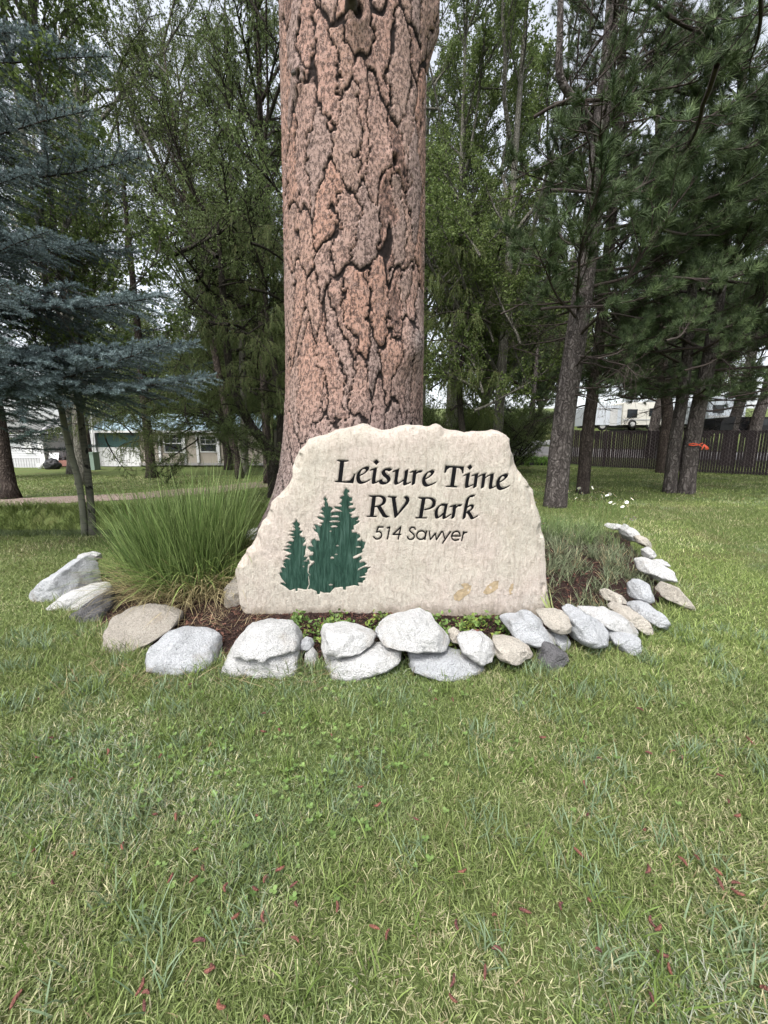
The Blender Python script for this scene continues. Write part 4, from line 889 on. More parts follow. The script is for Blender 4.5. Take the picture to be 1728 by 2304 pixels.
def trunk_geo(g, P, r, n=16, seed=0, rough=.05, rows=None, flare=.35, mi=0):
    """tapering trunk along control points with root flare and an uneven surface"""
    P = catmull(np.asarray(P, float), 10); t = np.linspace(0, 1, len(P)); rr = np.interp(t, np.linspace(0, 1, len(r)), r)
    zb = P[:, 2] - P[0, 2]; rr = rr * (1 + flare * np.exp(-zb / .25))
    k = len(g.v); g.tube(P, rr, n, mi, cap=True); V, c = g.v[k]
    ctr = np.repeat(P, n, 0); d = V - ctr; s = 1 + rough * 2 * fbm(V[:, 0] * 7, V[:, 1] * 7, V[:, 2] * 1.6, seed, 3) + flare * .35 * np.exp(-(V[:, 2] - P[0, 2]) / .2) * noise(d[:, 0] * 9, d[:, 1] * 9, 0, seed)
    g.v[k] = (ctr + d * s[:, None], c); return P
class Tree:
    def __init__(s, name, base, label, bark, cat="tree", group=None):
        s.base = np.array(base, float); s.root = empty(name, base, label=label, cat=cat, group=group); s.g = Geo(); s.bark = bark; s.items = []; s.r = np.random.default_rng(int(abs(base[0]) * 131 + base[1] * 17) + 5)
    def trunk(s, P, r, **k): return trunk_geo(s.g, P, r, seed=int(s.r.integers(99)), **k)
    def limb(s, p, d, L, r0, up=.3, jit=.1, n=9, sides=7):
        P = arc(p, d, L, s.r, n, up, jit); s.g.tube(P, np.linspace(r0, r0 * .3, n), sides, 0); return P
    def put(s, key, p, yaw, sc=1.0, pitch=0.0, roll=0.0):
        ms = BOUGH[key]; s.items.append((ms[s.r.integers(len(ms))], np.array(p, float) - s.base, (roll, pitch, yaw), sc))
    def done(s, keep=None):
        o = s.g.obj("trunk", s.bark, None, s.base); o.parent = s.root; o.location = (0, 0, 0)
        cr = empty("crown", (0, 0, 0), s.root) if s.items else None
        for me, p, rot, sc in s.items: inst("bough", me, cr, p, rot, sc)
        return s.root
def gz(x, y): return float(ground(x, y))

def broadleaf(name, x, y, Hh, r0, key, label, lean=(0, 0), z0=2.0, crown=3.0, n=34, sc=(.8, 1.25), bark=None, fork=.5, limbs=5, group=None, jit=.12, yaw0=None):
    T = Tree(name, (x, y, gz(x, y)), label, bark or B_COTTON, group=group); b = T.base; r = T.r
    top = b + np.array([lean[0], lean[1], Hh])
    P = T.trunk([b - (0, 0, .1), b + (top - b) * .3 + r.normal(size=3) * (jit, jit, 0), b + (top - b) * .62 + r.normal(size=3) * (jit, jit, 0), top], [r0, r0 * .75, r0 * .45, r0 * .08], n=14)
    LB = [P]
    for k in range(limbs):
        t = fork * .7 + (k / limbs) * .45; p, d = sample(P, np.array([t])); a = r.random() * 6.28
        LB.append(T.limb(p[0], (math.cos(a) * .6, math.sin(a) * .6, .9), Hh * r.uniform(.22, .38), r0 * .38, .2, .09))
    for k in range(n):
        L = LB[r.integers(len(LB))] if k % 3 else P; t = r.uniform(.25, 1.0) if L is not P else r.uniform(max(.05, z0 / Hh), .98)
        p, _ = sample(L, np.array([t])); 
        if p[0][2] - b[2] < z0: continue
        hh = (p[0][2] - b[2]) / Hh; T.put(key, p[0], r.random() * 6.28, r.uniform(*sc) * crown / 3.0 * (1.15 - .55 * hh), r.normal() * .15)
    T.done(); return T

# ------------------------------------------------------------------ trees on the left
# blue spruce standing just outside the left edge, its boughs reaching into view
SX, SYY = -6.4, 5.3
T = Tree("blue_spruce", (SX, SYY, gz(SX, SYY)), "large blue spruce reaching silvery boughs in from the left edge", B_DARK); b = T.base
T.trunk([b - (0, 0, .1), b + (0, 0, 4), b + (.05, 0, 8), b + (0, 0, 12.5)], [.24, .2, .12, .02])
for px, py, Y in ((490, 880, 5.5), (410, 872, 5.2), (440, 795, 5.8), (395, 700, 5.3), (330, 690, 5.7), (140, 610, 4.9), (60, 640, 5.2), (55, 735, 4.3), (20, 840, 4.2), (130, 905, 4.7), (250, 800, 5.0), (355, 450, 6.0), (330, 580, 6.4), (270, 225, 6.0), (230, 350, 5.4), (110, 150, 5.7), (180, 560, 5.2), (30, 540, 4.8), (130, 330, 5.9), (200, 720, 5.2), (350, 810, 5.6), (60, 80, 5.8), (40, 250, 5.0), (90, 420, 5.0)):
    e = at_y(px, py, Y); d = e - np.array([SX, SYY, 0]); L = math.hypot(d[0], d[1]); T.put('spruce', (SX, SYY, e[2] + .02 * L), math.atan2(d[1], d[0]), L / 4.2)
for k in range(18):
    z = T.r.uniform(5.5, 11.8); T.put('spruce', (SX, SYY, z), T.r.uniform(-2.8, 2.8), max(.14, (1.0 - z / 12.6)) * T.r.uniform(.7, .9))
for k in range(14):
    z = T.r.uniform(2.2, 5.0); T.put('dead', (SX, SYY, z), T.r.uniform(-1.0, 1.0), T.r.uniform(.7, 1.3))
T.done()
def spruce(x, y, Hh, r0, z0, R, n, label, key='spruce_far', name="spruce_tree", bark=None):
    T = Tree(name, (x, y, gz(x, y)), label, bark or B_DARK); b = T.base
    T.trunk([b - (0, 0, .1), b + (0, 0, Hh * .3), b + (T.r.normal() * .1, 0, Hh * .65), b + (0, 0, Hh)], [r0, r0 * .8, r0 * .5, .02], flare=.6)
    for k in range(n):
        z = z0 + (Hh - z0) * (k + T.r.random()) / n; T.put(key, b + (0, 0, z), k * 2.4 + T.r.random(), R / 3.2 * max(.1, 1.05 - (z - z0) / (Hh - z0)) * T.r.uniform(.8, 1.1), T.r.uniform(-.02, .16))
    for k in range(7):
        z = T.r.uniform(1.0, z0 + .5); T.put('dead', b + (0, 0, z), T.r.random() * 6.28, T.r.uniform(.3, .6))
    T.done()
p = gpt(25, 1122); spruce(p[0], p[1], 14, .165, 3.0, 3.4, 46, "dark spruce trunk at the left edge beyond the gravel path")
p = gpt(342, 1075); spruce(p[0], p[1], 15, .195, 3.2, 3.0, 44, "dark spruce with flared roots in front of the beige house")
spruce(-16.4, 17.5, 10, .16, 1.3, 3.8, 60, "low dark green spruce in front of the white mobile home")
spruce(-19, 26, 14, .22, 2.5, 3.0, 40, "tall spruce behind the white mobile home on the far left")

# two slender aspens on the creek bank
def aspen(pts, r, label, seed, n=22, bark=None):
    P0 = np.array(pts[0]); T = Tree("aspen_tree", tuple(P0), label, bark or B_ASPEN, group="aspens on the creek bank")
    P = T.trunk(pts, r, n=12, rough=.02, flare=.15)
    for k in range(n):
        t = T.r.uniform(.42, .99); q, _ = sample(P, np.array([t])); T.put('poplar', q[0], T.r.random() * 6.28, T.r.uniform(.35, .75), -.1)
    T.done()
pa = at_z(192, 1210, -.08); Ya = pa[1]
def up_at(px, py, Y): return at_y(px, py, Y)
aspen([pa - (0, 0, .15), up_at(180, 1100, Ya), up_at(152, 990, Ya), up_at(131, 870, Ya), up_at(85, 500, Ya + .2), up_at(20, 100, Ya + .3), up_at(-40, -400, Ya + .4)], [.052, .047, .045, .042, .036, .028, .01], "pale aspen trunk leaning left on the creek bank, left one of the pair", 1)
pb = at_z(209, 1208, -.06); Yb = pb[1] + .1
aspen([pb - (0, 0, .15), up_at(199, 1080, Yb), up_at(186, 980, Yb), up_at(172, 870, Yb), up_at(120, 500, Yb), up_at(85, 150, Yb), up_at(78, -150, Yb)], [.056, .050, .047, .044, .037, .03, .012], "darker spotted aspen trunk on the creek bank, right one of the pair", 2, bark=B_ASPEN2)

# willow with the crooked dark trunk just left of the big pine
wx, wy = -3.02, 11.0
T = Tree("willow_tree", (wx, wy, gz(wx, wy)), "dark crooked willow with drooping leaves just left of the big pine", B_WILLOW); b = T.base
T.trunk([b - (0, 0, .1), at_y(612, 1040, wy), at_y(590, 990, wy), at_y(560, 950, wy), at_y(520, 850, wy), at_y(500, 640, wy), at_y(490, 500, wy)], [.17, .15, .14, .12, .10, .08, .03])
P2 = T.trunk([b + (.05, .1, 0), at_y(630, 1020, wy + .1), at_y(628, 900, wy + .2), at_y(600, 700, wy + .3), at_y(590, 520, wy + .4)], [.13, .11, .10, .07, .03])
for k in range(50):
    px, py = T.r.uniform(450, 645), T.r.uniform(500, 890); q = at_y(px, py, wy + T.r.uniform(-1.2, 1.6)); a = T.r.random() * 6.28
    T.put('willow' if k % 2 else 'narrow', q - .8 * np.array([math.cos(a), math.sin(a), .3]), a, T.r.uniform(.55, .95))
for px, py, dy in ((470, 830, -.6), (520, 900, -.8), (440, 880, -.5), (580, 860, -1), (610, 830, -1.2), (560, 780, -1), (420, 960, -1.0), (480, 960, -1.0), (350, 1000, -1.2), (300, 1010, -1.0), (400, 1040, -1.4), (270, 960, -.8), (240, 1000, -1.2), (330, 950, -.8), (380, 940, -.6), (430, 920, -.9), (460, 985, -1.1), (500, 940, -.7), (545, 930, -1.0), (590, 900, -1.3), (620, 900, -1.2), (550, 850, -.8), (600, 780, -1.2), (500, 800, -.8)):
    T.put('willow', at_y(px, py - 30, wy + dy), T.r.random() * 6.28, T.r.uniform(.35, .5))
for px, py, dy in [(px_, py_, d_) for px_, py_, d_ in zip(T.r.uniform(225, 640, 52), T.r.uniform(905, 1015, 52), T.r.uniform(-1.8, .2, 52))]:
    if 355 < px < 420 and py > 960: continue
    T.put('narrow', at_y(px, py - 25, wy + dy), T.r.random() * 6.28, T.r.uniform(.22, .42), T.r.uniform(.9, 1.5))
T.done()
broadleaf("cottonwood_tree", *gpt(542, 1077)[:2], 17, .165, 'cotton', "tall cottonwood with a sawn knot near its foot, left of the willow", lean=(-2.2, .5), z0=4.5, crown=3.2, n=42, fork=.55, limbs=8, bark=B_DARK)
broadleaf("cottonwood_tree", *gpt(517, 1057)[:2], 22, .25, 'narrow', "dark cottonwood trunk rising before the house's right end", lean=(-1.5, 0), z0=5, crown=3.6, n=38, fork=.5, limbs=8, bark=B_DARK)
broadleaf("cottonwood_tree", -10.95, 14.5, 18, .2, 'cotton', "leafy cottonwood filling the sky above the blue spruce", lean=(1.0, 1), z0=5.5, crown=3.2, n=34, fork=.5, limbs=8)
broadleaf("cottonwood_tree", -15.5, 20, 20, .24, 'narrow', "tall loose cottonwood behind the spruces at upper left", lean=(1.0, 1), z0=5, crown=3.6, n=36, fork=.45, limbs=8)
broadleaf("cottonwood_tree", -13, 36, 11, .3, 'cotton', "broad cottonwood standing behind the blue metal roof", z0=2, crown=5.5, n=70, limbs=8)
broadleaf("cottonwood_tree", -4.5, 34, 13, .3, 'narrow', "dark leafy tree behind the house beside the big pine", z0=1.5, crown=5.5, n=70, limbs=8)
broadleaf("cottonwood_tree", -24, 38, 12, .3, 'narrow', "far tree beyond the mobile home at the left edge", z0=1.5, crown=6, n=60, limbs=8)
broadleaf("willow_tree", -5.9, 21, 12, .2, 'willow', "willow drooping over the house's eaves at mid left", z0=3.2, crown=4.2, n=66, limbs=8, bark=B_WILLOW, fork=.35)
broadleaf("cottonwood_tree", -4.35, 15, 20, .15, 'narrow', "airy cottonwood crown against the big pine's upper left side", lean=(.2, .5), z0=6, crown=3.2, n=56, fork=.4, limbs=9, bark=B_DARK)
broadleaf("cottonwood_tree", -6.6, 19, 22, .18, 'cotton', "light airy cottonwood between the willow and the tall cottonwoods", lean=(.2, .5), z0=8, crown=3.4, n=50, fork=.4, limbs=9)
# low leafy shoots in front of the spruce roots
T = Tree("willow_shrub", tuple(gpt(375, 1088)), "low leafy willow shoots at the foot of the dark spruce", B_WILLOW, cat="shrub"); b = T.base
for k in range(9):
    a = T.r.random() * 6.28; T.limb(b + (0, 0, -.03), (math.cos(a) * .5, math.sin(a) * .5, 1), T.r.uniform(.7, 1.2), .012, -.2, .1, 7, 4); T.put('narrow', b + (T.r.normal() * .3, T.r.normal() * .2, T.r.uniform(.1, .5)), a, T.r.uniform(.22, .36))
T.done()

# ------------------------------------------------------------------ trees on the right
x7 = 4.15
broadleaf("poplar_tree", x7, 15, 19, .2, 'poplar', "tall grey poplar trunk rising right of the sign's top corner", lean=(.5, 0), z0=3.5, crown=2.7, n=44, limbs=7, fork=.3)
broadleaf("poplar_tree", 2.55, 16.5, 18, .17, 'poplar', "slim bright green poplar close beside the big pine's right edge", lean=(.3, 0), z0=4.2, crown=2.8, n=46, limbs=7, fork=.35)
broadleaf("poplar_tree", 5.2, 22, 14, .22, 'poplar', "bright leafy poplar behind the grey poplar trunk", z0=1.5, crown=4.2, n=64, limbs=8, fork=.3)
broadleaf("poplar_tree", 0.8, 27, 15, .25, 'cotton', "far poplar hidden mostly behind the big pine", z0=1.5, crown=5, n=64, limbs=8)
broadleaf("poplar_tree", 9.5, 34, 17, .25, 'poplar', "far bright tree on the slope above the driveway", z0=1.0, crown=5, n=60, limbs=8, fork=.25)
broadleaf("elm_tree", 14.5, 38, 9, .2, 'cotton', "low round tree right behind the cream camper", z0=.6, crown=5.2, n=110, limbs=9, fork=.15)
broadleaf("elm_tree", 24, 35, 9, .2, 'narrow', "low bushy tree behind the motorhome", z0=.6, crown=5.6, n=110, limbs=9, fork=.15)
broadleaf("elm_tree", -17, 33, 8, .2, 'cotton', "round leafy tree behind the white cottage", z0=.8, crown=5.2, n=110, limbs=9, fork=.15)
broadleaf("elm_tree", -9, 32.5, 8, .2, 'narrow', "low bushy tree peeping over the blue roof", z0=.8, crown=5.2, n=110, limbs=9, fork=.15)
broadleaf("poplar_tree", 18, 42, 17, .25, 'cotton', "far tree behind the white trailer", z0=2, crown=6, n=50, limbs=8, fork=.25)
broadleaf("poplar_tree", 30, 40, 17, .25, 'narrow', "far dark tree behind the motorhome at the right edge", z0=2, crown=6.5, n=50, limbs=8, fork=.25)
broadleaf("poplar_tree", 3.35, 19, 22, .16, 'poplar', "airy poplar between the two nearest poplars by the big pine", z0=5, crown=3.2, n=64, limbs=8, fork=.3)
broadleaf("poplar_tree", 2.0, 22, 24, .18, 'cotton', "tall airy poplar just right of the big pine's upper trunk", z0=6, crown=3.6, n=60, limbs=8, fork=.3)
wx, wy = 2.35, 12.2
T = Tree("willow_tree", (wx, wy, gz(wx, wy)), "light green willow drooping behind the sign's top right", B_WILLOW); b = T.base
T.trunk([b - (0, 0, .1), b + (.05, 0, 1.2), b + (-.1, .1, 3), b + (.1, 0, 5.5)], [.13, .11, .08, .03])
for k in range(46):
    px, py = T.r.uniform(965, 1165), T.r.uniform(560, 960); q = at_y(px, py - 40, wy + T.r.uniform(-1.0, 1.4)); a = T.r.random() * 6.28
    T.put('willow_light' if k % 5 < 2 else 'poplar', q - .7 * np.array([math.cos(a), math.sin(a), .2]), a, T.r.uniform(.5, .85))
T.done()

def shrub(px, Y, Hh, R, key, label, n=34):
    x = (px - PCX) / FOC * Y; T = Tree("leafy_shrub", (x, Y, gz(x, Y)), label, B_WILLOW, cat="shrub"); b = T.base
    for k in range(9):
        a = k * .7 + T.r.random(); L = T.limb(b + (0, 0, -.05), (math.cos(a) * .45, math.sin(a) * .45, 1), Hh * T.r.uniform(.6, .95), .03, -.1, .1, 7, 5)
        for q in range(n // 9):
            p_, _ = sample(L, np.array([T.r.uniform(.1, 1.0)])); T.put(key, p_[0], T.r.random() * 6.28, T.r.uniform(.28, .5) * R)
    T.done()
shrub(985, 14.5, 2.6, 1.0, 'narrow', "dense green shrub in the gap beside the big pine's right side", 54)
shrub(1050, 15.5, 3.0, 1.1, 'willow_light', "drooping shrub behind the middle of the sign's top edge", 54)
shrub(1150, 17.0, 2.6, 1.1, 'narrow', "leafy shrub between the grey poplar and the driveway", 54)
shrub(1090, 19.5, 3.4, 1.3, 'poplar', "bright shrub behind the grey poplar's foot", 54)
shrub(470, 30.5, 3.4, 1.2, 'narrow', "shrub showing over the house roof near the dark cottonwood", 45)

def pinetree(name, label, pts, r, z0, n, R, dead=(1.6, 4.5, 10), yaw=None, bark=None, extra=()):
    T = Tree(name, tuple(pts[0]), label, bark or B_PINE); P = T.trunk([np.array(q, float) for q in pts], r, n=18, rough=.035, flare=.10)
    for k in range(n):
        z = z0 + (pts[-1][2] - z0) * ((k + T.r.random()) / n); q = np.array([np.interp(z, P[:, 2], P[:, i]) for i in range(3)]); f = (z - z0) / (pts[-1][2] - z0)
        a = T.r.random() * 6.28 if yaw is None else yaw + T.r.normal() * 1.25
        T.put('pine', q, a, R / 2.9 * (1.05 - .6 * f) * T.r.uniform(.75, 1.15), T.r.normal() * .12)
    for k in range(dead[2]):
        z = T.r.uniform(dead[0], dead[1]); q = np.array([np.interp(z, P[:, 2], P[:, i]) for i in range(3)]); T.put('dead', q, T.r.random() * 6.28, T.r.uniform(.5, 1.0))
    for (px, py, Y, sc, yw) in extra: T.put('pine', at_y(px, py, Y), yw, sc)
    return T
b = gpt(1248, 1140); Y1 = b[1]
T = pinetree("pine_tree", "pine with pale lower bark standing right behind the daisies", [b - (0, 0, .1), at_y(1268, 950, Y1), at_y(1305, 700, Y1), at_y(1334, 480, Y1 + .1), at_y(1352, 280, Y1 + .2), at_y(1375, 60, Y1 + .3), at_y(1395, -350, Y1 + .4)], [.245, .225, .20, .18, .16, .13, .05], 3.6, 40, 3.0, (2.4, 9.5, 34), -.3)
for py_, px_, sc in ((800, 1440, .5), (840, 1480, .5), (860, 1400, .45), (750, 1420, .6), (770, 1560, .6), (820, 1660, .6), (720, 1640, .7), (680, 1590, .8), (180, 1440, .8), (400, 1460, .8), (480, 1540, .9), (100, 1720, 1.0), (200, 1700, 1.0), (420, 1710, 1.0), (560, 1480, .8), (620, 1530, .7), (650, 1440, .8), (700, 1480, .6), (330, 1560, 1.0), (420, 1600, 1.0), (250, 1600, 1.0), (520, 1620, .9), (150, 1540, 1.0), (60, 1640, 1.0), (600, 1660, .8), (300, 1690, .9)):
    q = at_y(px_, py_, Y1 - T.r.uniform(.0, 1.6)); a = T.r.normal() * .5; T.put('pine', q - 2.0 * sc * np.array([math.cos(a), math.sin(a), .12]), a, sc)
for px_, py_, sc in ((1330, 880, .5), (1400, 900, .5), (1440, 890, .55), (1370, 850, .6), (1480, 870, .5), (1450, 820, .6), (1540, 850, .5), (1590, 880, .45), (1640, 870, .6), (1690, 890, .6), (1620, 830, .6), (1410, 770, .7), (1230, 850, .5), (1200, 780, .6), (1180, 700, .6), (1230, 900, .4)):
    T.put('pine', at_y(px_, py_ - 10, Y1 + T.r.uniform(.8, 3.0)) - .9 * sc * np.array([1, 0, .3]), T.r.normal() * .9, sc, T.r.uniform(.0, .4))
for px_, py_, sc in ((1350, 880, .8), (1410, 870, .9), (1460, 885, .8), (1520, 870, .8), (1580, 880, .8), (1640, 885, .8), (1700, 880, .9), (1330, 840, .8), (1440, 840, .9), (1560, 830, .9), (1660, 830, .9)):
    T.put('pine', at_y(px_, py_, Y1 + T.r.uniform(4.0, 6.0)) - 1.2 * sc * np.array([1, 0, .1]), T.r.normal() * .9, sc, T.r.uniform(.0, .3))
# bare limb that leaves the trunk to the left and turns straight up
g_ = T.g; g_.tube(catmull([at_y(1350, 300, Y1 + .2), at_y(1318, 262, Y1), at_y(1300, 235, Y1 - .2), at_y(1268, 192, Y1 - .3), at_y(1258, 150, Y1 - .35), at_y(1260, 70, Y1 - .4), at_y(1262, -60, Y1 - .4)], 6), np.linspace(.085, .05, 37), 8)
for k in range(26):
    py_ = T.r.uniform(-40, 260); px_ = T.r.uniform(1230, 1480); T.put('dead', at_y(px_, py_ - 40, Y1 - T.r.uniform(-.3, .8)), T.r.random() * 6.28, T.r.uniform(.35, .7), T.r.uniform(.6, 1.3))
T.done()
b = gpt(1310, 1110); Y2 = b[1]
pinetree("pine_tree", "dark thinner pine close behind the pale-barked pine", [b - (0, 0, .1), at_y(1325, 950, Y2), at_y(1345, 800, Y2), at_y(1375, 500, Y2), at_y(1400, 100, Y2), at_y(1410, -300, Y2)], [.165, .155, .14, .12, .09, .04], 4.2, 34, 3.0, (2.4, 6, 14), None, B_DARK).done()
b = gpt(1543, 1110); Y3 = b[1]
T = pinetree("pine_tree", "leaning pine with an orange tape tied round it, right trunk of the joined pair", [b - (0, 0, .1), at_y(1556, 1000, Y3), at_y(1580, 880, Y3), at_y(1600, 780, Y3), at_y(1625, 600, Y3), at_y(1660, 300, Y3), at_y(1690, -100, Y3)], [.205, .185, .17, .155, .13, .10, .05], 3.2, 44, 3.3, (2.3, 4.5, 12), -2.2)
T.done()
b2 = gpt(1506, 1108)
T = pinetree("pine_tree", "pine joined at the foot to the taped pine, left trunk of the pair", [b2 - (0, 0, .1), at_y(1518, 1000, Y3 + .1), at_y(1534, 900, Y3 + .2), at_y(1548, 780, Y3 + .3), at_y(1560, 600, Y3 + .4), at_y(1575, 200, Y3 + .4)], [.165, .15, .14, .125, .10, .05], 3.2, 34, 3.0, (2.3, 4.5, 10), -2.4)
T.done()
b = gpt(1490, 1064); Y4 = b[1]
pinetree("pine_tree", "dark forked pine close to the brown fence behind the joined pair", [b - (0, 0, .1), at_y(1496, 1000, Y4), at_y(1502, 930, Y4), at_y(1490, 800, Y4), at_y(1480, 500, Y4), at_y(1480, 100, Y4)], [.25, .23, .21, .16, .12, .05], 5, 34, 3.6, (3, 5, 8), None, B_DARK).done()
for px, py, Y, lb in ((1648, 935, 20.5, "thick grey pine trunk behind the fence near the right edge"), (1700, 930, 20.0, "leaning pine trunk behind the fence at the very right edge"), (1468, 965, 23, "orange-barked pine trunk behind the fence in front of the camper")):
    q = at_y(px, py, Y); b = np.array([q[0], Y, gz(q[0], Y)])
    pinetree("pine_tree", lb, [b - (0, 0, .1), b + (.1, 0, 2), b + (.5, 0, 5), b + (.9, 0, 14)], [.27, .25, .2, .06], 3.6, 36, 3.8, (2, 4, 6), None, B_PINE).done()
q = at_y(1195, 960, 28); b = np.array([q[0], 28, gz(q[0], 28)])
pinetree("pine_tree", "small orange-barked pine on the slope above the driveway", [b - (0, 0, .1), b + (0, 0, 2), b + (.1, 0, 5), b + (.1, 0, 9)], [.2, .18, .12, .03], 1.4, 34, 3.2, (1, 3, 4)).done()
pinetree("pine_tree", "tall pine whose needles fill the upper right corner", [np.array([12.2, 10.2, gz(12.2, 10.2) - .1]), np.array([12.2, 10.2, 3]), np.array([12.3, 10.2, 8]), np.array([12.4, 10.2, 15])], [.3, .28, .2, .05], 3.0, 50, 4.0, (2, 4, 6), math.pi).done()

# ------------------------------------------------------------------ buildings on the left
def sidingmat(name, c, pitch=.12):
    return plain(name, c, .7, .06, 3, .05, .003)
M_WHITE = sidingmat("white_siding_paint", (.47, .475, .49)); M_BEIGE = sidingmat("beige_siding_paint", (.36, .32, .27)); M_TRIM = plain("white_trim", (.62, .62, .62), .5, .12)
M_DKGREEN = plain("dark_green_panel", (.030, .075, .070), .5, .15); M_ROOF = plain("blue_metal_roof", (.40, .53, .60), .45, .12, 4, .05, .003, .5)
M_GLASS = N("window_glass").done((.02, .025, .03), .06, spec=.6); M_RED = plain("dark_red_door", (.09, .028, .022), .6); M_SKIRT = plain("grey_skirting", (.42, .42, .43), .7)
M_GREY = plain("grey_concrete", (.30, .29, .28), .9); M_CAB = plain("green_cabinet_paint", (.17, .23, .19), .5, .08); M_DECK = plain("red_deck_stain", (.24, .12, .10), .8); M_BLACK = plain("black_plastic", (.015, .015, .016), .5)
M_CORR = plain("pale_corrugated_metal", (.56, .64, .70), .45, .08)
class Bld:
    """a building whose front parts are laid out on the plane Y=const"""
    def __init__(s, name, label, Y, cat="house"):
        s.Y = Y; s.root = empty(name, (0, Y, 0), label=label, cat=cat)
    def rect(s, px0, px1, py0, py1):
        a = at_y(px0, (py0 + py1) / 2, s.Y); b = at_y(px1, (py0 + py1) / 2, s.Y); t = at_y((px0 + px1) / 2, py0, s.Y); u = at_y((px0 + px1) / 2, py1, s.Y)
        return a[0], b[0], u[2], t[2]
    def part(s, name, g, mat, parent=None):
        o = g.obj(name, mat, None, (0, s.Y, 0)); o.parent = parent or s.root; o.location = (0, 0, 0); return o
    def box(s, name, r, d0, d1, mat, parent=None):
        g = Geo(); g.box(r[0], r[1], s.Y + d0, s.Y + d1, r[2], r[3]); return s.part(name, g, mat, parent)
    def lap(s, r, mat, name="siding_board", pitch=.16, core=.10):
        """wall of lapped boards, each a tilted board of its own"""
        w = s.box("wall", (r[0], r[1], r[2], r[3]), .02, 4.0, mat)
        n = max(1, int(round((r[3] - r[2]) / pitch))); hh = (r[3] - r[2]) / n; me = None
        for k in range(n):
            z = r[2] + k * hh
            if me is None:
                V = [(r[0], -.03, 0), (r[1], -.03, 0), (r[1], -.006, hh + .01), (r[0], -.006, hh + .01), (r[0], .019, 0), (r[1], .019, 0), (r[1], .019, hh + .01), (r[0], .019, hh + .01)]
                g = Geo(); g.add(V, [(0, 1, 2, 3), (5, 4, 7, 6), (4, 5, 1, 0), (3, 2, 6, 7), (0, 3, 7, 4), (1, 5, 6, 2)]); me = g.mesh(name, mat)
            inst(name, me, w, (0, 0, z))
        return w
    def ribs(s, r, mat, name="wall_panel", pitch=.22, d=0.0):
        n = max(1, int((r[1] - r[0]) / pitch)); ww = (r[1] - r[0]) / n; w = s.box("wall", r, d + .02, d + .6, mat); g = Geo(); g.box(.012, ww - .012, -.018, .019, r[2], r[3]); me = g.mesh(name, mat)
        for k in range(n): inst(name, me, w, (r[0] + k * ww, d, 0))
    def window(s, r, mull=True):
        f = Geo(); t = .07; x0, x1, z0, z1 = r
        for q in ((x0, x1, z1 - t, z1), (x0, x1, z0, z0 + t), (x0, x0 + t, z0 + t, z1 - t), (x1 - t, x1, z0 + t, z1 - t)): f.box(q[0], q[1], s.Y - .075, s.Y - .031, q[2], q[3])
        zc = (z0 + z1) / 2; f.box(x0 + t, x1 - t, s.Y - .07, s.Y - .034, zc - .03, zc + .03)
        for k in (1, 2): xx = x0 + (x1 - x0) * k / 3; f.box(xx - .012, xx + .012, s.Y - .062, s.Y - .036, zc + .03, z1 - t)
        f.box(x0 + t, x1 - t, s.Y - .061, s.Y - .037, (zc + z1) / 2 - .012, (zc + z1) / 2 + .012)
        w = s.part("window", f, M_TRIM); s.box("pane", (x0 + t, x1 - t, z0 + t, z1 - t), -.034, -.031, M_GLASS, w)
# white mobile home, far left
B = Bld("mobile_home", "white lap-sided mobile home with grey skirting at the far left", 25.5)
B.lap(B.rect(-40, 97, 985, 1031), M_WHITE); B.ribs(B.rect(-40, 96, 1031.3, 1053), M_SKIRT, "skirting_panel", .16)
B.box("window_cover", B.rect(57, 73, 993, 1019), -.08, -.032, M_TRIM); B.box("corner_post", B.rect(92, 103, 986, 1052), -.14, -.04, M_TRIM)
r = B.rect(-44, 100, 976, 985); g = Geo(); g.box(r[0], r[1], B.Y - .3, B.Y + 4.3, r[2], r[3]); B.part("roof", g, M_SKIRT)
# white gabled cottage with a porch
B = Bld("white_cottage", "white gabled cottage with a round vent and dark red door", 27.5)
B.lap(B.rect(104, 216, 974, 1034), M_WHITE)
r = B.rect(104, 216, 974, 974); ap = at_y(165, 925, B.Y)
g = Geo(); V = [(r[0] - .2, B.Y, r[3]), (r[1] + .2, B.Y, r[3]), (ap[0], B.Y, ap[2]), (r[0] - .2, B.Y + 4, r[3]), (r[1] + .2, B.Y + 4, r[3]), (ap[0], B.Y + 4, ap[2])]
g.add(V, [(0, 1, 2), (3, 5, 4)]); gb = B.part("gable", g, M_TRIM)
g = Geo()
for sx0, sz0 in ((r[0] - .5, r[3] - .12), (r[1] + .5, r[3] - .12)):
    V = [(sx0, B.Y - .25, sz0), (ap[0], B.Y - .25, ap[2] + .06), (ap[0], B.Y + 4.2, ap[2] + .06), (sx0, B.Y + 4.2, sz0)]; V2_ = [(x, y, z + .09) for x, y, z in V]
    g.add(V + V2_, [(0, 1, 2, 3), (7, 6, 5, 4), (0, 4, 5, 1), (1, 5, 6, 2), (2, 6, 7, 3), (3, 7, 4, 0)])
B.part("roof", g, M_SKIRT)
vc = at_y(166, 960, B.Y); g = Geo(); a_ = np.linspace(0, 2 * math.pi, 25); g.tube(np.c_[vc[0] + .26 * np.cos(a_), np.full(25, B.Y - .03), vc[2] + .26 * np.sin(a_)], .06, 6); vt = B.part("round_vent", g, M_DKGREEN, gb)
B.box("door", B.rect(103, 128, 992, 1024), -.09, -.032, M_RED); B.box("porch_wall", B.rect(128, 156, 1000, 1034), -.6, -.5, M_WHITE); B.box("deck", B.rect(104, 196, 1034, 1046), -1.6, -.05, M_DECK)
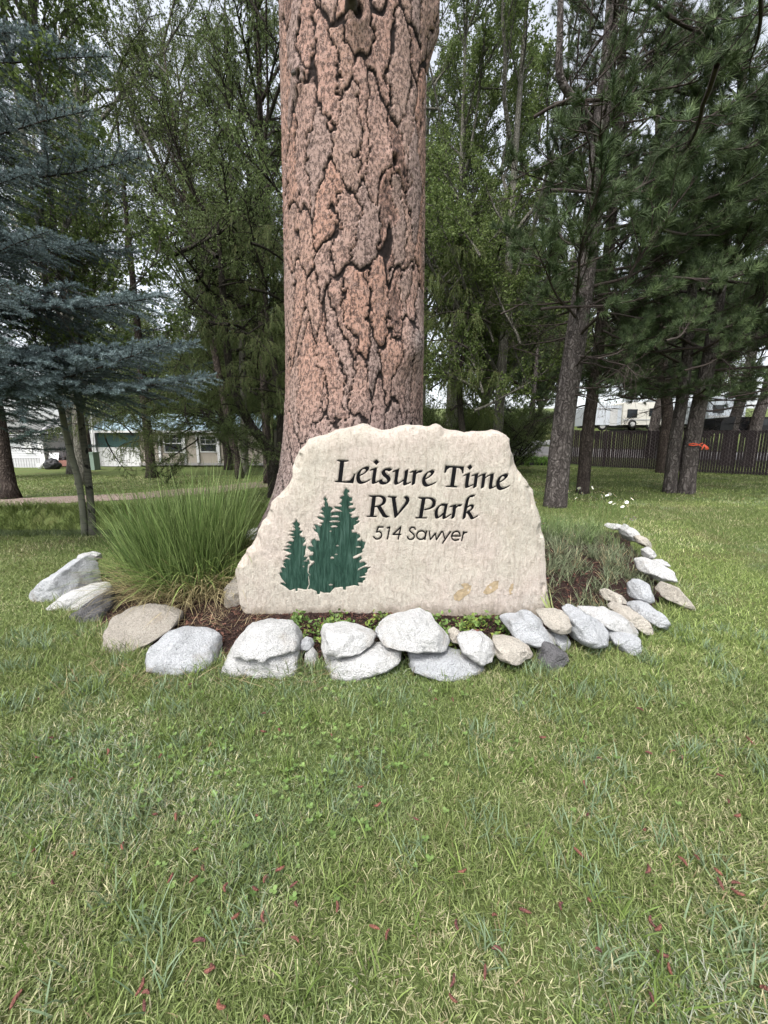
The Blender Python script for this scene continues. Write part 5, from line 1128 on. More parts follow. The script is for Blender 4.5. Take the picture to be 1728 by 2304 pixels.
# long house with blue metal roof
B = Bld("long_house", "long beige-sided house under a blue metal roof", 26.5); Y = B.Y
B.lap(B.rect(316, 600, 966, 1041), M_BEIGE); B.box("foundation", B.rect(314, 602, 1041, 1047), -.05, 4, M_GREY)
B.box("green_panel", B.rect(220, 314, 968, 1006), -.02, 3.8, M_DKGREEN); B.ribs(B.rect(222, 316, 1006.5, 1049), M_TRIM, "white_panel", .3)
for px in (361, 417, 446, 493, 531): B.box("white_post", B.rect(px - 2.6, px + 2.6, 968, 1041), -.16, -.05, M_TRIM)
B.window(B.rect(369, 412, 976, 1019)); B.window(B.rect(450, 489, 980, 1018))
r = B.rect(210, 606, 969, 969); z0 = r[3]; z1 = at_y(400, 932, Y + 2.2)[2]; W_ = r[1] - r[0]
g = Geo(); g.add([(r[0], Y - .45, z0), (r[1], Y - .45, z0), (r[1], Y + 2.2, z1), (r[0], Y + 2.2, z1), (r[0], Y + 4.6, z0), (r[1], Y + 4.6, z0)], [(0, 1, 2, 3), (3, 2, 5, 4)]); rf = B.part("roof", g, M_ROOF)
sl_ = math.hypot(2.65, z1 - z0); g = Geo(); g.box(-.03, .03, 0, sl_, .004, .05); me = g.mesh("roof_seam", M_ROOF); pt = math.atan2(z1 - z0, 2.65)
for k in range(int(W_ / .42)): inst("roof_seam", me, rf, (r[0] + .05 + k * .42, -.45, z0 + .002), (pt, 0, 0))
B.box("fascia", (r[0], r[1], z0 - .14, z0 - .005), -.47, -.44, M_TRIM)
B = Bld("metal_shed", "pale blue corrugated metal shed between the willow and the house", 29.5, "shed")
B.ribs(B.rect(540, 640, 996, 1037), M_CORR, "metal_sheet", .2); B.box("foundation", B.rect(538, 642, 1037, 1046), -.05, 1, M_GREY)
rr_ = B.rect(536, 644, 990, 996); g = Geo(); g.box(rr_[0], rr_[1], B.Y - .2, B.Y + 3, rr_[2], rr_[3]); B.part("roof", g, M_TRIM)
# utility cabinet, pole, chair, bucket
q = gpt(205, 1057); g = Geo(); r0_, r1_ = at_y(193, 1030, q[1])[0], at_y(217, 1030, q[1])[0]; zt = at_y(205, 1017, q[1])[2]
cb_ = empty("utility_cabinet", tuple(q), label="grey-green metal utility cabinet standing on the lawn before the cottage", cat="cabinet")
g.box(r0_ - q[0], r1_ - q[0], -.25, .25, 0, zt - q[2] - .08); o = g.obj("body", M_CAB); o.parent = cb_
g = Geo(); g.box(r0_ - q[0] - .03, r1_ - q[0] + .03, -.29, .27, zt - q[2] - .079, zt - q[2]); o = g.obj("lid", M_CAB); o.parent = cb_
g = Geo(); g.box(.03, .06, -.275, -.251, .35, .5); o = g.obj("handle", M_BLACK); o.parent = cb_
q = at_y(211, 1040, 25.8); g = Geo(); g.tube([(q[0], 25.8, gz(q[0], 25.8) - .1), (at_y(205, 925, 25.8)[0] + .02, 25.8, at_y(205, 915, 25.8)[2])], [.05, .035], 8); g.obj("service_pole", M_TRIM, None, (q[0], 25.8, 0), label="thin white service pole at the blue roof's left end", cat="pole")
q = gpt(118, 1054); ch = empty("lawn_chair", tuple(q), label="white tubular lawn chair in front of the cottage door", cat="chair"); Sx = .028 * 1.0
g = Geo()
for sx_ in (-.28, .28): g.tube([(sx_, -.25, 0), (sx_, .15, .42), (sx_, .3, .95)], .02, 6); g.tube([(sx_, .3, 0), (sx_, -.2, .42)], .02, 6)
o = g.obj("frame", M_TRIM); o.parent = ch
g = Geo(); g.box(-.27, .27, -.2, .2, .40, .425); o = g.obj("seat", M_TRIM); o.parent = ch
g = Geo(); g.add([(-.27, .16, .45), (.27, .16, .45), (.27, .3, .95), (-.27, .3, .95), (-.27, .19, .45), (.27, .19, .45), (.27, .33, .95), (-.27, .33, .95)], [(0, 1, 2, 3), (7, 6, 5, 4), (0, 4, 5, 1), (3, 2, 6, 7), (0, 3, 7, 4), (1, 5, 6, 2)]); o = g.obj("backrest", M_TRIM); o.parent = ch
def blob(name, c, s, mat, label, cat, seed):
    g = Geo(); P = SD * np.array(s); P = P * (1 + .25 * fbm(SD[:, 0] * 2, SD[:, 1] * 2, SD[:, 2] * 2, seed, 3))[:, None]; P[:, 2] = np.maximum(P[:, 2], -s[2] * .7); g.add(P + np.array(c) + (0, 0, s[2] * .65), SFc, smooth=True); return g.obj(name, mat, None, c, label=label, cat=cat)
blob("rubbish_bag", tuple(gpt(128, 1055) + (0, -.3, 0)), (.45, .35, .38), M_BLACK, "black plastic bag slumped beside the lawn chair", "bag", 3)
q = gpt(92, 1055); g = Geo(); g.tube([(q[0], q[1], q[2]), (q[0], q[1], q[2] + .3)], [.13, .16], 14); g.obj("bucket", M_TRIM, None, tuple(q), label="white plastic bucket at the mobile home's corner", cat="bucket")

# ------------------------------------------------------------------ right side: slatted chain-link fence, vehicles, driveway edge
M_SLAT = plain("brown_fence_slat", (.022, .015, .017), .7, .2, 6); M_POST = plain("brown_fence_post", (.045, .034, .034), .5); M_WIRE = plain("fence_wire", (.09, .075, .075), .5)
fa, fb = np.array([9.0, 21.3]), np.array([16.6, 13.4]); FL = float(np.hypot(*(fb - fa))); fd = (fb - fa) / FL; FH = 1.75
fence = empty("slat_fence", (*fa, gz(*fa)), label="dark brown slatted chain-link fence across the back of the lawn", cat="fence")
g = Geo(); g.box(-.037, .037, -.006, .006, .05, FH); slat = g.mesh("slat", M_SLAT); g = Geo(); g.tube([(0, .03, -.1), (0, .03, FH + .05)], .032, 8); post = g.mesh("fence_post", M_POST)
ang = math.atan2(fd[1], fd[0])
def fz(s): q = fa + fd * s; return gz(*q) - gz(*fa)
for k in range(int(FL / .088)):
    s = k * .088; inst("slat", slat, fence, (fd[0] * s, fd[1] * s, fz(s)), (0, random.gauss(0, .006), ang + random.gauss(0, .12)), (1, 1, 1 + random.uniform(-.012, .012)))
for k in range(int(FL / 2.4) + 1): s = k * 2.4; inst("fence_post", post, fence, (fd[0] * s, fd[1] * s, fz(s)), (0, 0, ang))
g = Geo()
for zz_ in (.12, FH * .52, FH - .03):
    ss_ = np.linspace(0, FL, 24); g.tube([(fd[0] * s - fd[1] * .012, fd[1] * s + fd[0] * .012, fz(s) + zz_) for s in ss_], .016, 5)
o = g.obj("rail", M_POST); o.parent = fence
g = Geo(); ks = np.arange(-FH, FL, .16)
for kx in ks:
    for sg in (1, -1):
        a0, a1 = (kx, kx + FH) if sg > 0 else (kx + FH, kx); t0, t1 = 0.0, 1.0
        P = [(a0 + (a1 - a0) * t, t * FH) for t in np.linspace(0, 1, 4)]; P = [(min(max(s, 0), FL), z) for s, z in P]
        g.tube([(fd[0] * s + fd[1] * .012, fd[1] * s - fd[0] * .012, fz(s) + z + .03) for s, z in P], .0035, 3, cap=False)
o = g.obj("wire_mesh", M_WIRE, kind="stuff"); o.parent = fence

M_VAN = plain("white_trailer_skin", (.62, .66, .72), .35, .04, 2, .02, .002, .5); M_CREAM = plain("cream_camper_skin", (.66, .64, .58), .4, .04, 2); M_TYRE = plain("tyre_rubber", (.02, .02, .021), .85); M_RIM = plain("pale_rim", (.5, .5, .5), .4); M_TRUCK = plain("black_truck_paint", (.012, .012, .014), .25)
def wheel(parent, x, y, z, r=.34):
    g = Geo(); a = np.linspace(0, 2 * math.pi, 21); g.tube(np.c_[r * .74 * np.cos(a), 0 * a, r * .74 * np.sin(a)], r * .27, 8, cap=False); t = g.obj("wheel", M_TYRE, parent); t.location = (x, y, z)
    g = Geo(); g.tube([(0, -.07, 0), (0, .07, 0)], r * .55, 16); o = g.obj("rim", M_RIM, t)
def vehicle(name, label, cat, px0, px1, py0, py1, Y, dep, mat, wheels, extras=(), rnd=.12):
    a, b = at_y(px0, py1, Y), at_y(px1, py1, Y); t = at_y((px0 + px1) / 2, py0, Y); zb = a[2]; root = empty(name, (a[0], Y, zb), label=label, cat=cat); w, hh = b[0] - a[0], t[2] - zb
    g = Geo(); z0 = .42 * .9; pr = [(0, z0), (w, z0), (w, hh - rnd), (w - rnd * .3, hh - rnd * .3), (w - rnd, hh), (rnd, hh), (rnd * .3, hh - rnd * .3), (0, hh - rnd)]; n = len(pr)
    V = [(x, 0, z) for x, z in pr] + [(x, dep, z) for x, z in pr]; g.add(V, [tuple(range(n))[::1]]); g.f.append((np.array([tuple(range(2 * n - 1, n - 1, -1))]), 0, False)); g.f.append((np.array([(k, k + n, (k + 1) % n + n, (k + 1) % n) for k in range(n)]), 0, False))
    g.obj("body", mat, root)
    g = Geo(); g.box(.1, w - .1, .2, dep - .2, .25, z0 - .003); g.obj("chassis", M_BLACK, root)
    for f in wheels: wheel(root, w * f, .12, .34); wheel(root, w * f, dep - .12, .34)
    for nm, x0, x1, q0, q1, mt in extras: g = Geo(); g.box(w * x0, w * x1, -.025, .02, hh * q0, hh * q1); g.obj(nm, mt, root)
    return root, w, hh
v, w, hh = vehicle("cargo_trailer", "boxy white cargo trailer parked behind the fence beside the dark pine", "trailer", 1328, 1395, 912, 969, 27.5, 2.3, M_VAN, (.42,), (("side_door", .62, .86, .2, .9, M_TRIM), ("trim_strip", .02, .98, .86, .89, M_RIM)))
v, w, hh = vehicle("camper_trailer", "cream camper trailer behind the fence with a spare wheel on its end", "camper", 1398, 1492, 905, 968, 29.5, 2.4, M_CREAM, (.7,), (("window", .10, .34, .45, .75, M_GLASS), ("window", .62, .84, .5, .78, M_GLASS), ("stripe", .0, 1.0, .36, .40, M_RIM)))
wheel(v, w * .22, -.12, hh * .22, .30)
vehicle("motorhome", "white motorhome showing above the fence on the right", "motorhome", 1590, 1672, 893, 965, 24.5, 2.6, M_VAN, (.2, .8), (("window", .1, .4, .5, .75, M_GLASS), ("stripe", 0, 1, .36, .42, M_RIM)), .35)
vehicle("camper_trailer", "pale camper roof glimpsed between the pine trunks", "camper", 1500, 1560, 888, 962, 30.5, 2.4, M_VAN, (.5,), (("window", .3, .7, .5, .75, M_GLASS),))
vehicle("pickup_truck", "black pickup truck behind the fence at the right edge", "truck", 1618, 1790, 938, 985, 20.3, 1.9, M_TRUCK, (.2, .8), (("window", .35, .6, .6, .9, M_GLASS),), .3)
# white boulders edging the driveway on its uphill side
for k, px in enumerate(np.linspace(1150, 1235, 11)):
    py = 1001 - (px - 1150) * .12; Yb_ = 26.3 + .2 * math.sin(k * 2); c = at_y(px, py, Yb_); w = .24 * random.uniform(.7, 1.3); g = Geo()
    P = SD * np.array([w, w * .8, w * .6]) * (1 + .3 * fbm(SD[:, 0] * 1.7, SD[:, 1] * 1.7, SD[:, 2] * 1.7, 300 + k, 3))[:, None]; c[2] = gz(c[0], Yb_) + .1; g.add(P[:] + c, SFc, smooth=True)
    g.obj("boulder", RM['white'], None, tuple(c), label="pale boulder in the row edging the driveway's uphill side", cat="stone", group="boulders along the driveway")
# low kerb wall, black edging strip
g = Geo(); V, F = ribbon([(1.5, 22.9), (6, 23.0), (9.2, 22.3)], .25, 30, .30); V[:, 2] += 0; g.add(V, F); V2_ = V.copy(); V2_[:, 2] -= .5; n7 = 7; e0 = np.arange(30) * n7; g.add(np.vstack([V[e0], V2_[e0]]), [(k, k + 1, k + 31, k + 30) for k in range(29)])
g.obj("low_wall", M_GREY, kind=None, label="low grey retaining wall along the driveway behind the sign", cat="wall")
g = Geo(); s0, s1 = gpt(1150, 1046), gpt(1222, 1047); xs_ = np.linspace(s0[0] - 3, s1[0] + .3, 20); yl = np.interp(xs_, [s0[0], s1[0]], [s0[1], s1[1]])
V = np.vstack([np.c_[xs_, yl, ground(xs_, yl) - .05], np.c_[xs_, yl, ground(xs_, yl) + .14], np.c_[xs_, yl + .10, ground(xs_, yl) + .14]]); g.add(V, [(k, k + 1, k + 21, k + 20) for k in range(19)] + [(k + 20, k + 21, k + 41, k + 40) for k in range(19)])
g.obj("garden_edging", M_BLACK, None, label="black edging strip along the far lawn behind the sign", cat="edging")
# orange tape knotted round the leaning pine
M_TAPE = plain("orange_tape", (.50, .075, .035), .5, .15); g = Geo(); c1 = at_y(1562, 1002, Y3)
a_ = np.linspace(-2.6, -.5, 16); Rt = .218; c1[0] = at_y(1557, 1002, Y3)[0]
for off, tw in ((0, .05), (.03, -.03)):
    V = []
    for a in a_:
        x, y = c1[0] + Rt * math.cos(a), Y3 + Rt * 1.02 * math.sin(a); z = c1[2] + off + tw * math.sin(a * 2.2); V += [(x, y - .01, z - .014), (x, y - .01, z + .014)]
    g.add(V, [(2 * k, 2 * k + 2, 2 * k + 3, 2 * k + 1) for k in range(15)])
for s_ in (-.5, .6, 1.1): P = np.array([(c1[0] + .12, Y3 - .25, c1[2] + .02), (c1[0] + .12 + .08 * s_, Y3 - .28, c1[2] - .06), (c1[0] + .12 + .10 * s_, Y3 - .27, c1[2] - .11)]); g.add(np.vstack([P - (.02, 0, 0), P + (.02, 0, .01)]), [(0, 1, 4, 3), (1, 2, 5, 4)])
g.obj("marker_tape", M_TAPE, None, tuple(c1), label="orange marker tape tied round the leaning pine trunk", cat="tape")

# ------------------------------------------------------------------ grass
def blades(g, P, ln, wd, az, lean, curl, col, r, mi=0, segs=1):
    """curved grass blades: `segs` quads plus a tip triangle each"""
    n = len(P); ln, wd, az, lean, curl = [np.broadcast_to(np.asarray(q, float), (n,)) for q in (ln, wd, az, lean, curl)]
    hx, hy = np.cos(az), np.sin(az); S = np.stack([-hy, hx, np.zeros(n)], -1)
    tw = r.normal(size=n) * .9; S = unit(S * np.cos(tw)[:, None] + np.stack([hx, hy, np.zeros(n)], -1) * np.sin(tw)[:, None])
    pts = [P]; a = lean.copy(); L = ln / (segs + 1)
    for k in range(segs + 1):
        pts.append(pts[-1] + np.stack([hx * np.sin(a), hy * np.sin(a), np.cos(a)], -1) * L[:, None]); a = a + curl / (segs + 1)
    rows = []
    for k in range(segs + 1): w = wd * (1 - .55 * (k / (segs + 1)) ** 1.5); rows += [pts[k] - S * w[:, None] / 2, pts[k] + S * w[:, None] / 2]
    rows.append(pts[-1]); m_ = len(rows); V = np.stack(rows, 1).reshape(-1, 3); b = np.arange(n)[:, None] * m_
    Q = np.concatenate([b + np.array([2 * k, 2 * k + 1, 2 * k + 3, 2 * k + 2]) for k in range(segs)]) if segs else np.zeros((0, 4), int)
    off = g.n; T = b + np.array([2 * segs, 2 * segs + 1, 2 * segs + 2])
    c = np.repeat(col, m_, 0)
    if segs: g.add(V, Q, mi, c); g.f.append((T + off, mi, False))
    else: g.add(V, T, mi, c)
m = N("grass_blade"); MAT_GRASS = m.done(m.attr(), .55, transl=.25, spec=.3)
def scatter(n, y0, y1, r, side=1.15):
    y = np.sqrt(r.uniform(y0 * y0, y1 * y1, n)); x = r.uniform(-1, 1, n) * (y * 1.02 + 1.25); return x, y
GA = np.array([(.088, .122, .034), (.138, .182, .053), (.200, .245, .090), (.262, .280, .134), (.37, .35, .205), (.22, .17, .098)])
def grass_col(x, y, r):
    n = len(x); t = r.random(n); dry = fbm(x * .8, y * .8, 0, 201, 3) + .5 * fbm(x * 3, y * 3, 0, 202, 2)
    k = np.select([t < .22, t < .55, t < .83, t < .94, t < .98], [0, 1, 2, 3, 4], 5); k = np.where((dry > .18) & (r.random(n) < .22), 4, k); k = np.where((dry < -.15) & (r.random(n) < .4), 1, k)
    blue = ss(.15, .5, fbm(x * 1.3 + 9, y * 1.3, 0, 203, 2)); c = GA[k] * (1 + .18 * r.normal(size=(n, 1)))
    c = c * (1 + blue[:, None] * (r.random((n, 1)) < .5) * np.array([-.14, -.02, .30])); band = ss(.35, .6, np.sin(3.0 * bed_r(x, y) * 2.2)) * ss(.5, 2.5, x) * ss(1.5, 3, y); c = c * (1 + .35 * band[:, None] * np.array([1, 1, .8])); return np.clip(c, .01, .65)  # band: sheen of bent mown blades painted into the blade colour
r = np.random.default_rng(11); g = Geo()
def lawn_patch(n, y0, y1, ln, wd, segs, lean=(.25, 1.15), keep=None):
    x, y = scatter(n, y0, y1, r); k = bed_r(x, y) > .985
    k &= ~((y > 6.5) & (y < 9.0) & (x < -2.2)); dpath = (y > 8.9) & (y < 11.2) & (x < -6.3); k &= ~dpath
    x, y = x[k], y[k]; n = len(x); clump = fbm(x * 4, y * 4, 0, 210, 3); L = ln * r.uniform(.6, 1.3, n) * (1 + .55 * clump)
    az = r.random(n) * 6.28 + 1.2 * fbm(x * 1.5, y * 1.5, 0, 211, 2)
    blades(g, np.stack([x, y, ground(x, y) - .004], -1), L, wd * r.uniform(.7, 1.35, n), az, r.uniform(*lean, n), r.uniform(.2, 1.3, n), grass_col(x, y, r), r, 0, segs)
lawn_patch(112000, .55, 1.5, .047, .0034, 2); lawn_patch(168000, 1.5, 2.9, .044, .0040, 1); lawn_patch(112000, 2.9, 5.0, .044, .0048, 1); lawn_patch(120000, 5.0, 9.5, .055, .009, 0); lawn_patch(120000, 9.5, 19, .06, .020, 0)
# longer blades and bluish tufts
for k in range(420):
    y = math.sqrt(r.uniform(.3, 9)); x = r.uniform(-1, 1) * (y + .5)
    if bed_r(np.array(x), np.array(y)) < 1: continue
    n = r.integers(10, 34); px_, py_ = x + r.normal(size=n) * .035, y + r.normal(size=n) * .035; blue = r.random() < .5
    c = tint(r, n, (.11, .165, .085) if blue else (.095, .15, .03), (.19, .25, .15) if blue else (.18, .235, .07), .15); blades(g, np.stack([px_, py_, ground(px_, py_)], -1), r.uniform(.06, .12, n), r.uniform(.0035, .006, n), r.random(n) * 6.28, r.uniform(.1, .8, n), r.uniform(.2, 1.0, n), c, r, 0, 2)
# untrimmed fringe round the stones
th = r.uniform(-math.pi, .9, 5200); e = bed_edge(th) * r.normal(1.04, .025, 5200); x, y = BC[0] + np.cos(th) * e, BC[1] + np.sin(th) * e; n = len(x)
blades(g, np.stack([x, y, ground(x, y)], -1), r.uniform(.05, .15, n), r.uniform(.003, .0055, n), r.random(n) * 6.28, r.uniform(.1, .9, n), r.uniform(.2, 1.1, n), grass_col(x, y, r), r, 0, 2)
g.obj("lawn_grass", MAT_GRASS, label="short mown lawn grass with dry and bluish patches", cat="grass", kind="stuff")

# clover in the lawn
g = Geo(); cs = []
for cx, cy, s, k in ((-.75, 1.55, .35, 120), (-.25, 1.7, .3, 90), (-.15, 1.35, .3, 70), (-1.3, 1.75, .4, 90), (.4, 1.9, .6, 70), (-.5, 2.2, .7, 110), (1.2, 2.2, .5, 50), (-.6, 1.15, .25, 30), (.9, 1.6, .5, 25)):
    cs.append(np.c_[cx + r.normal(size=k) * s * .6, cy + r.normal(size=k) * s * .45])
cs = np.vstack(cs); cs = cs[bed_r(cs[:, 0], cs[:, 1]) > 1.0][::2]
for x, y in cs:
    z = float(ground(x, y)) + r.uniform(.025, .05); rot = r.random() * 6.28; s = r.uniform(.005, .0105); c = tint(r, 1, (.085, .15, .035), (.16, .235, .075))[0]
    for q in range(3):
        a = rot + q * 2.094; t = np.linspace(0, 2 * math.pi, 7)[:-1]; ox, oy = x + s * .8 * math.cos(a), y + s * .8 * math.sin(a)
        V = np.c_[ox + s * .75 * np.cos(t), oy + s * .75 * np.sin(t), z + .25 * s * np.cos(t - a)]; g.add(V, [tuple(range(6))], 0, c)
g.obj("clover", MAT_GRASS, label="clover leaves scattered through the lawn", cat="clover", kind="stuff")

# ------------------------------------------------------------------ fallen pollen cones (each lies on its own)
m = N("pollen_cone"); f = m.noise(60, 4, .7); oi = m.n('ObjectInfo')
c = m.mix(oi.outputs['Random'], (.15, .062, .045), (.075, .032, .034)); c = m.mix(m.gray(f, .45, .7, 0, .6), c, (.25, .11, .07)); MAT_CONE = m.done(c, .8, m.voro(160), .8, .006, .2)
def cone_mesh(seed):
    q = np.random.default_rng(seed); k = 10; t = np.linspace(0, 1, k); L = .042 * q.uniform(.7, 1.2); bend = q.uniform(-.012, .012)
    P = np.c_[(t - .5) * L, bend * np.sin(math.pi * t), .0015 * np.sin(math.pi * t)]; rad = .0062 * np.sin(math.pi * np.clip(t * .93 + .05, 0, 1)) ** .5 * (1 + .12 * (np.arange(k) % 2)); g = Geo(); g.tube(P, rad, 8); return g.mesh("pollen_cone", MAT_CONE)
CM = [cone_mesh(s) for s in range(6)]
z6 = [(1145, 205), (1143, 280), (1215, 275), (1437, 300), (912, 340), (465, 370), (695, 385), (165, 390), (222, 310), (165, 145), (825, 80), (310, 490), (1565, 522), (1638, 597), (1117, 645), (672, 640), (762, 650), (140, 795), (535, 775), (313, 815), (850, 790), (885, 870), (840, 920), (738, 915), (1215, 875), (985, 955), (1110, 960), (1155, 920), (1275, 945), (1290, 1025), (1460, 1040), (1148, 1080), (1020, 1080), (232, 930), (1625, 1130), (1280, 1185), (863, 1190), (910, 1305), (925, 1295), (630, 1415), (626, 1465), (605, 1385), (70, 1440), (965, 1455), (1155, 1525)]
zz7 = [(232, 140), (303, 143), (1108, 187), (690, 305), (1250, 370), (1292, 395), (1285, 345), (1578, 320), (1452, 470), (1485, 582), (875, 508), (880, 635), (1125, 700), (845, 800), (343, 875), (1290, 838), (1135, 870), (1350, 822), (1445, 885), (1453, 935), (1522, 935), (1530, 970), (775, 1030), (893, 1005), (483, 1070), (615, 1050), (325, 1108), (1185, 1120), (1165, 1095), (493, 1215), (930, 1220), (442, 1310), (300, 1345), (305, 1420), (1205, 1230), (1240, 1300), (1640, 1385), (1160, 1420), (25, 1150), (145, 655), (935, 400), (1145, 375), (1525, 640)]
spots = [(x / 1.929, 1500 + y / 1.929) for x, y in z6] + [(860 + x / 1.911, 1500 + y / 1.911) for x, y in zz7]
for k, (px, py) in enumerate(spots):
    q = at_z(px, py, .034); inst("pollen_cone", CM[k % 6], None, (q[0], q[1], float(ground(q[0], q[1])) + .036), (random.gauss(0, .25), random.gauss(0, .3), random.uniform(0, 6.28)), random.uniform(.55, .85), label="small reddish pollen cone fallen from the pine onto the lawn", cat="pollen cone", group="pollen cones scattered on the lawn")
q = at_y(1072, 1425, 2.50); inst("pollen_cone", CM[0], None, tuple(q + (0, .02, .012)), (0, 0, .2), 1.3, label="red pollen cone lying on the rounded white stone's top", cat="pollen cone")

# ------------------------------------------------------------------ mulch chips, bed plants
g = Geo(); n = 15000; th = r.uniform(-math.pi, math.pi, n); e = bed_edge(th) * np.sqrt(r.uniform(.04, .97, n)); x, y = BC[0] + np.cos(th) * e, BC[1] + np.sin(th) * e
P = np.stack([x, y, bed_z(x, y) + .006], -1); D = unit(np.c_[r.normal(size=(n, 2)), r.normal(size=n) * .3]); S = unit(np.cross(D, np.c_[r.normal(size=(n, 2)) * .35, np.ones(n)])); L, W = r.uniform(.012, .05, n)[:, None], r.uniform(.004, .013, n)[:, None]
V = np.stack([P - D * L / 2 - S * W / 2, P + D * L / 2 - S * W / 2, P + D * L / 2 + S * W / 2, P - D * L / 2 + S * W / 2], 1).reshape(-1, 3); c = tint(r, n, (.022, .014, .012), (.12, .060, .045), .3)
g.add(V, np.arange(4 * n).reshape(-1, 4), 0, np.repeat(c, 4, 0)); MAT_CHIP = leafmat("mulch_chip", 0.0, .9, .1); g.obj("mulch_chips", MAT_CHIP, label="dark red bark mulch chips covering the garden bed", cat="mulch", kind="stuff")

# the tall ornamental grass left of the stone
gc = np.array([-1.78, 3.62]); og = empty("ornamental_grass", (gc[0], gc[1], float(bed_z(*gc))), label="tall green ornamental grass clump left of the sign stone", cat="grass clump")
g = Geo(); n = 2100; a = r.random(n) * 6.28; q = np.sqrt(r.random(n)); x, y = gc[0] + np.cos(a) * q * .50 - .05, gc[1] + np.sin(a) * q * .30; P = np.stack([x, y, bed_z(x, y) - .02], -1)
out = np.arctan2((y - gc[1]) * 1.2, x - gc[0]) + r.normal(size=n) * .7; c = tint(r, n, (.060, .105, .024), (.20, .265, .095), .22)
blades(g, P, np.where(r.random(n) < .12, r.uniform(.95, 1.18, n), r.uniform(.45, .98, n)), r.uniform(.005, .0105, n), out + r.normal(size=n) * .5, np.clip(q * .20 + r.normal(size=n) * .06, 0, .6), np.clip(r.uniform(.03, .5, n) * (.4 + q), .03, 1.2), c, r, 0, 4)
n = 500; a = r.random(n) * 6.28; q = np.sqrt(r.random(n)); x, y = gc[0] + np.cos(a) * q * .52, gc[1] + np.sin(a) * q * .32; P = np.stack([x, y, bed_z(x, y)], -1); c = tint(r, n, (.09, .14, .035), (.18, .24, .07), .15)
blades(g, P, r.uniform(.5, .85, n), r.uniform(.006, .01, n), np.arctan2((y - gc[1]) * 1.2, x - gc[0]) + r.normal(size=n) * .5, r.uniform(.35, .75, n), r.uniform(.7, 1.9, n), c, r, 0, 5)
o = g.obj("green_blades", MAT_GRASS, None, tuple(og.location)); o.parent = og; o.location = (0, 0, 0)
g = Geo(); n = 1150; a = r.random(n) * 6.28; q = np.sqrt(r.random(n)); x, y = gc[0] + .05 + np.cos(a) * q * .58, gc[1] - .1 + np.sin(a) * q * .33; P = np.stack([x, y, bed_z(x, y)], -1); c = tint(r, n, (.19, .16, .075), (.40, .34, .19), .15)
blades(g, P, r.uniform(.25, .68, n), r.uniform(.004, .009, n), np.arctan2(y - gc[1], x - gc[0]) + r.normal(size=n) * .7, r.uniform(.5, 1.2, n), r.uniform(.5, 1.6, n), c, r, 0, 4)
o = g.obj("dry_blades", MAT_GRASS, None, tuple(og.location)); o.parent = og; o.location = (0, 0, 0)

# straw lying over the left stones and the lawn in front of them
g = Geo(); n = 900; x = np.r_[r.uniform(-2.3, -.9, 600), r.uniform(-2.0, -.3, 300)]; y = np.r_[r.uniform(2.75, 3.3, 600), r.uniform(2.15, 2.6, 300)]
blades(g, np.stack([x, y, surf(x, y) + .01], -1), r.uniform(.06, .22, n), r.uniform(.002, .004, n), r.random(n) * 6.28, r.uniform(.9, 1.5, n), r.uniform(.0, .5, n), tint(r, n, (.13, .085, .05), (.36, .29, .17), .2), r, 0, 2)
g.obj("dry_straw", MAT_GRASS, label="dry straw and dead needles lying around the left stones", cat="straw", kind="stuff")

# weeds in the bed, ground cover in front of the stone
def weeds(name, spots_, ln, label, ca, cb, k=26, wd=(.004, .008)):
    g = Geo()
    for x, y in spots_:
        n = k; px_, py_ = x + r.normal(size=n) * .03, y + r.normal(size=n) * .03; c = tint(r, n, ca, cb, .2)
        blades(g, np.stack([px_, py_, surf(px_, py_) - .01], -1), r.uniform(ln * .5, ln * 1.2, n), r.uniform(*wd, n), r.random(n) * 6.28, r.uniform(.1, .8, n), r.uniform(.2, 1.3, n), c, r, 0, 3)
    g.obj(name, MAT_GRASS, label=label, cat="weeds", kind="stuff")
sp1 = [(x, y) for x, y in np.c_[r.uniform(1.25, 3.3, 330), r.uniform(3.0, 6.4, 330)] if bed_r(np.array(x), np.array(y)) < .97]
weeds("bed_weeds", sp1, .19, "grey-green weeds and grass growing in the mulch right of the sign", (.075, .10, .05), (.21, .235, .14), 20)
weeds("dry_weeds", sp1[::4], .18, "straw coloured dead stems among the weeds right of the sign", (.20, .16, .08), (.38, .31, .19), 12)
sp2 = [(x, y) for x, y in np.c_[r.uniform(-3.2, -2.2, 40), r.uniform(3.2, 5.5, 40)] if bed_r(np.array(x), np.array(y)) < .97]; weeds("left_weeds", sp2, .14, "sparse weeds in the mulch behind the left boulders", (.06, .10, .03), (.15, .2, .07))
sp3 = np.c_[r.uniform(1.6, 3.2, 150), r.uniform(5.2, 6.6, 150)]; weeds("daisy_foliage", sp3, .36, "thin green daisy foliage in front of the pale-barked pine", (.08, .13, .04), (.20, .26, .11), 18, (.003, .006))
far = np.c_[r.uniform(-12, -2.4, 900), r.uniform(8.3, 9.1, 900)]; weeds("bank_grass", far, .26, "rough grass on the far bank of the creek", (.065, .10, .025), (.16, .20, .06), 22, (.006, .012))
near_ = np.c_[r.uniform(-9, -2.4, 300), r.uniform(6.3, 7.4, 300)]; weeds("creek_edge_grass", near_, .18, "dark grass hanging over the near edge of the creek", (.03, .055, .014), (.10, .13, .04), 20, (.005, .01))
hb = np.c_[r.uniform(2.5, 9.3, 900), r.uniform(20.4, 22.7, 900)]; weeds("ground_cover", hb, .3, "bright green ground cover behind the black edging strip", (.075, .15, .025), (.16, .27, .06), 14, (.02, .05))
hb = np.c_[r.uniform(2.5, 13, 1500), r.uniform(27, 36, 1500)]; weeds("slope_grass", hb, .5, "long pale grass on the slope above the driveway", (.11, .15, .05), (.27, .29, .13), 12, (.02, .04))
g = Geo()
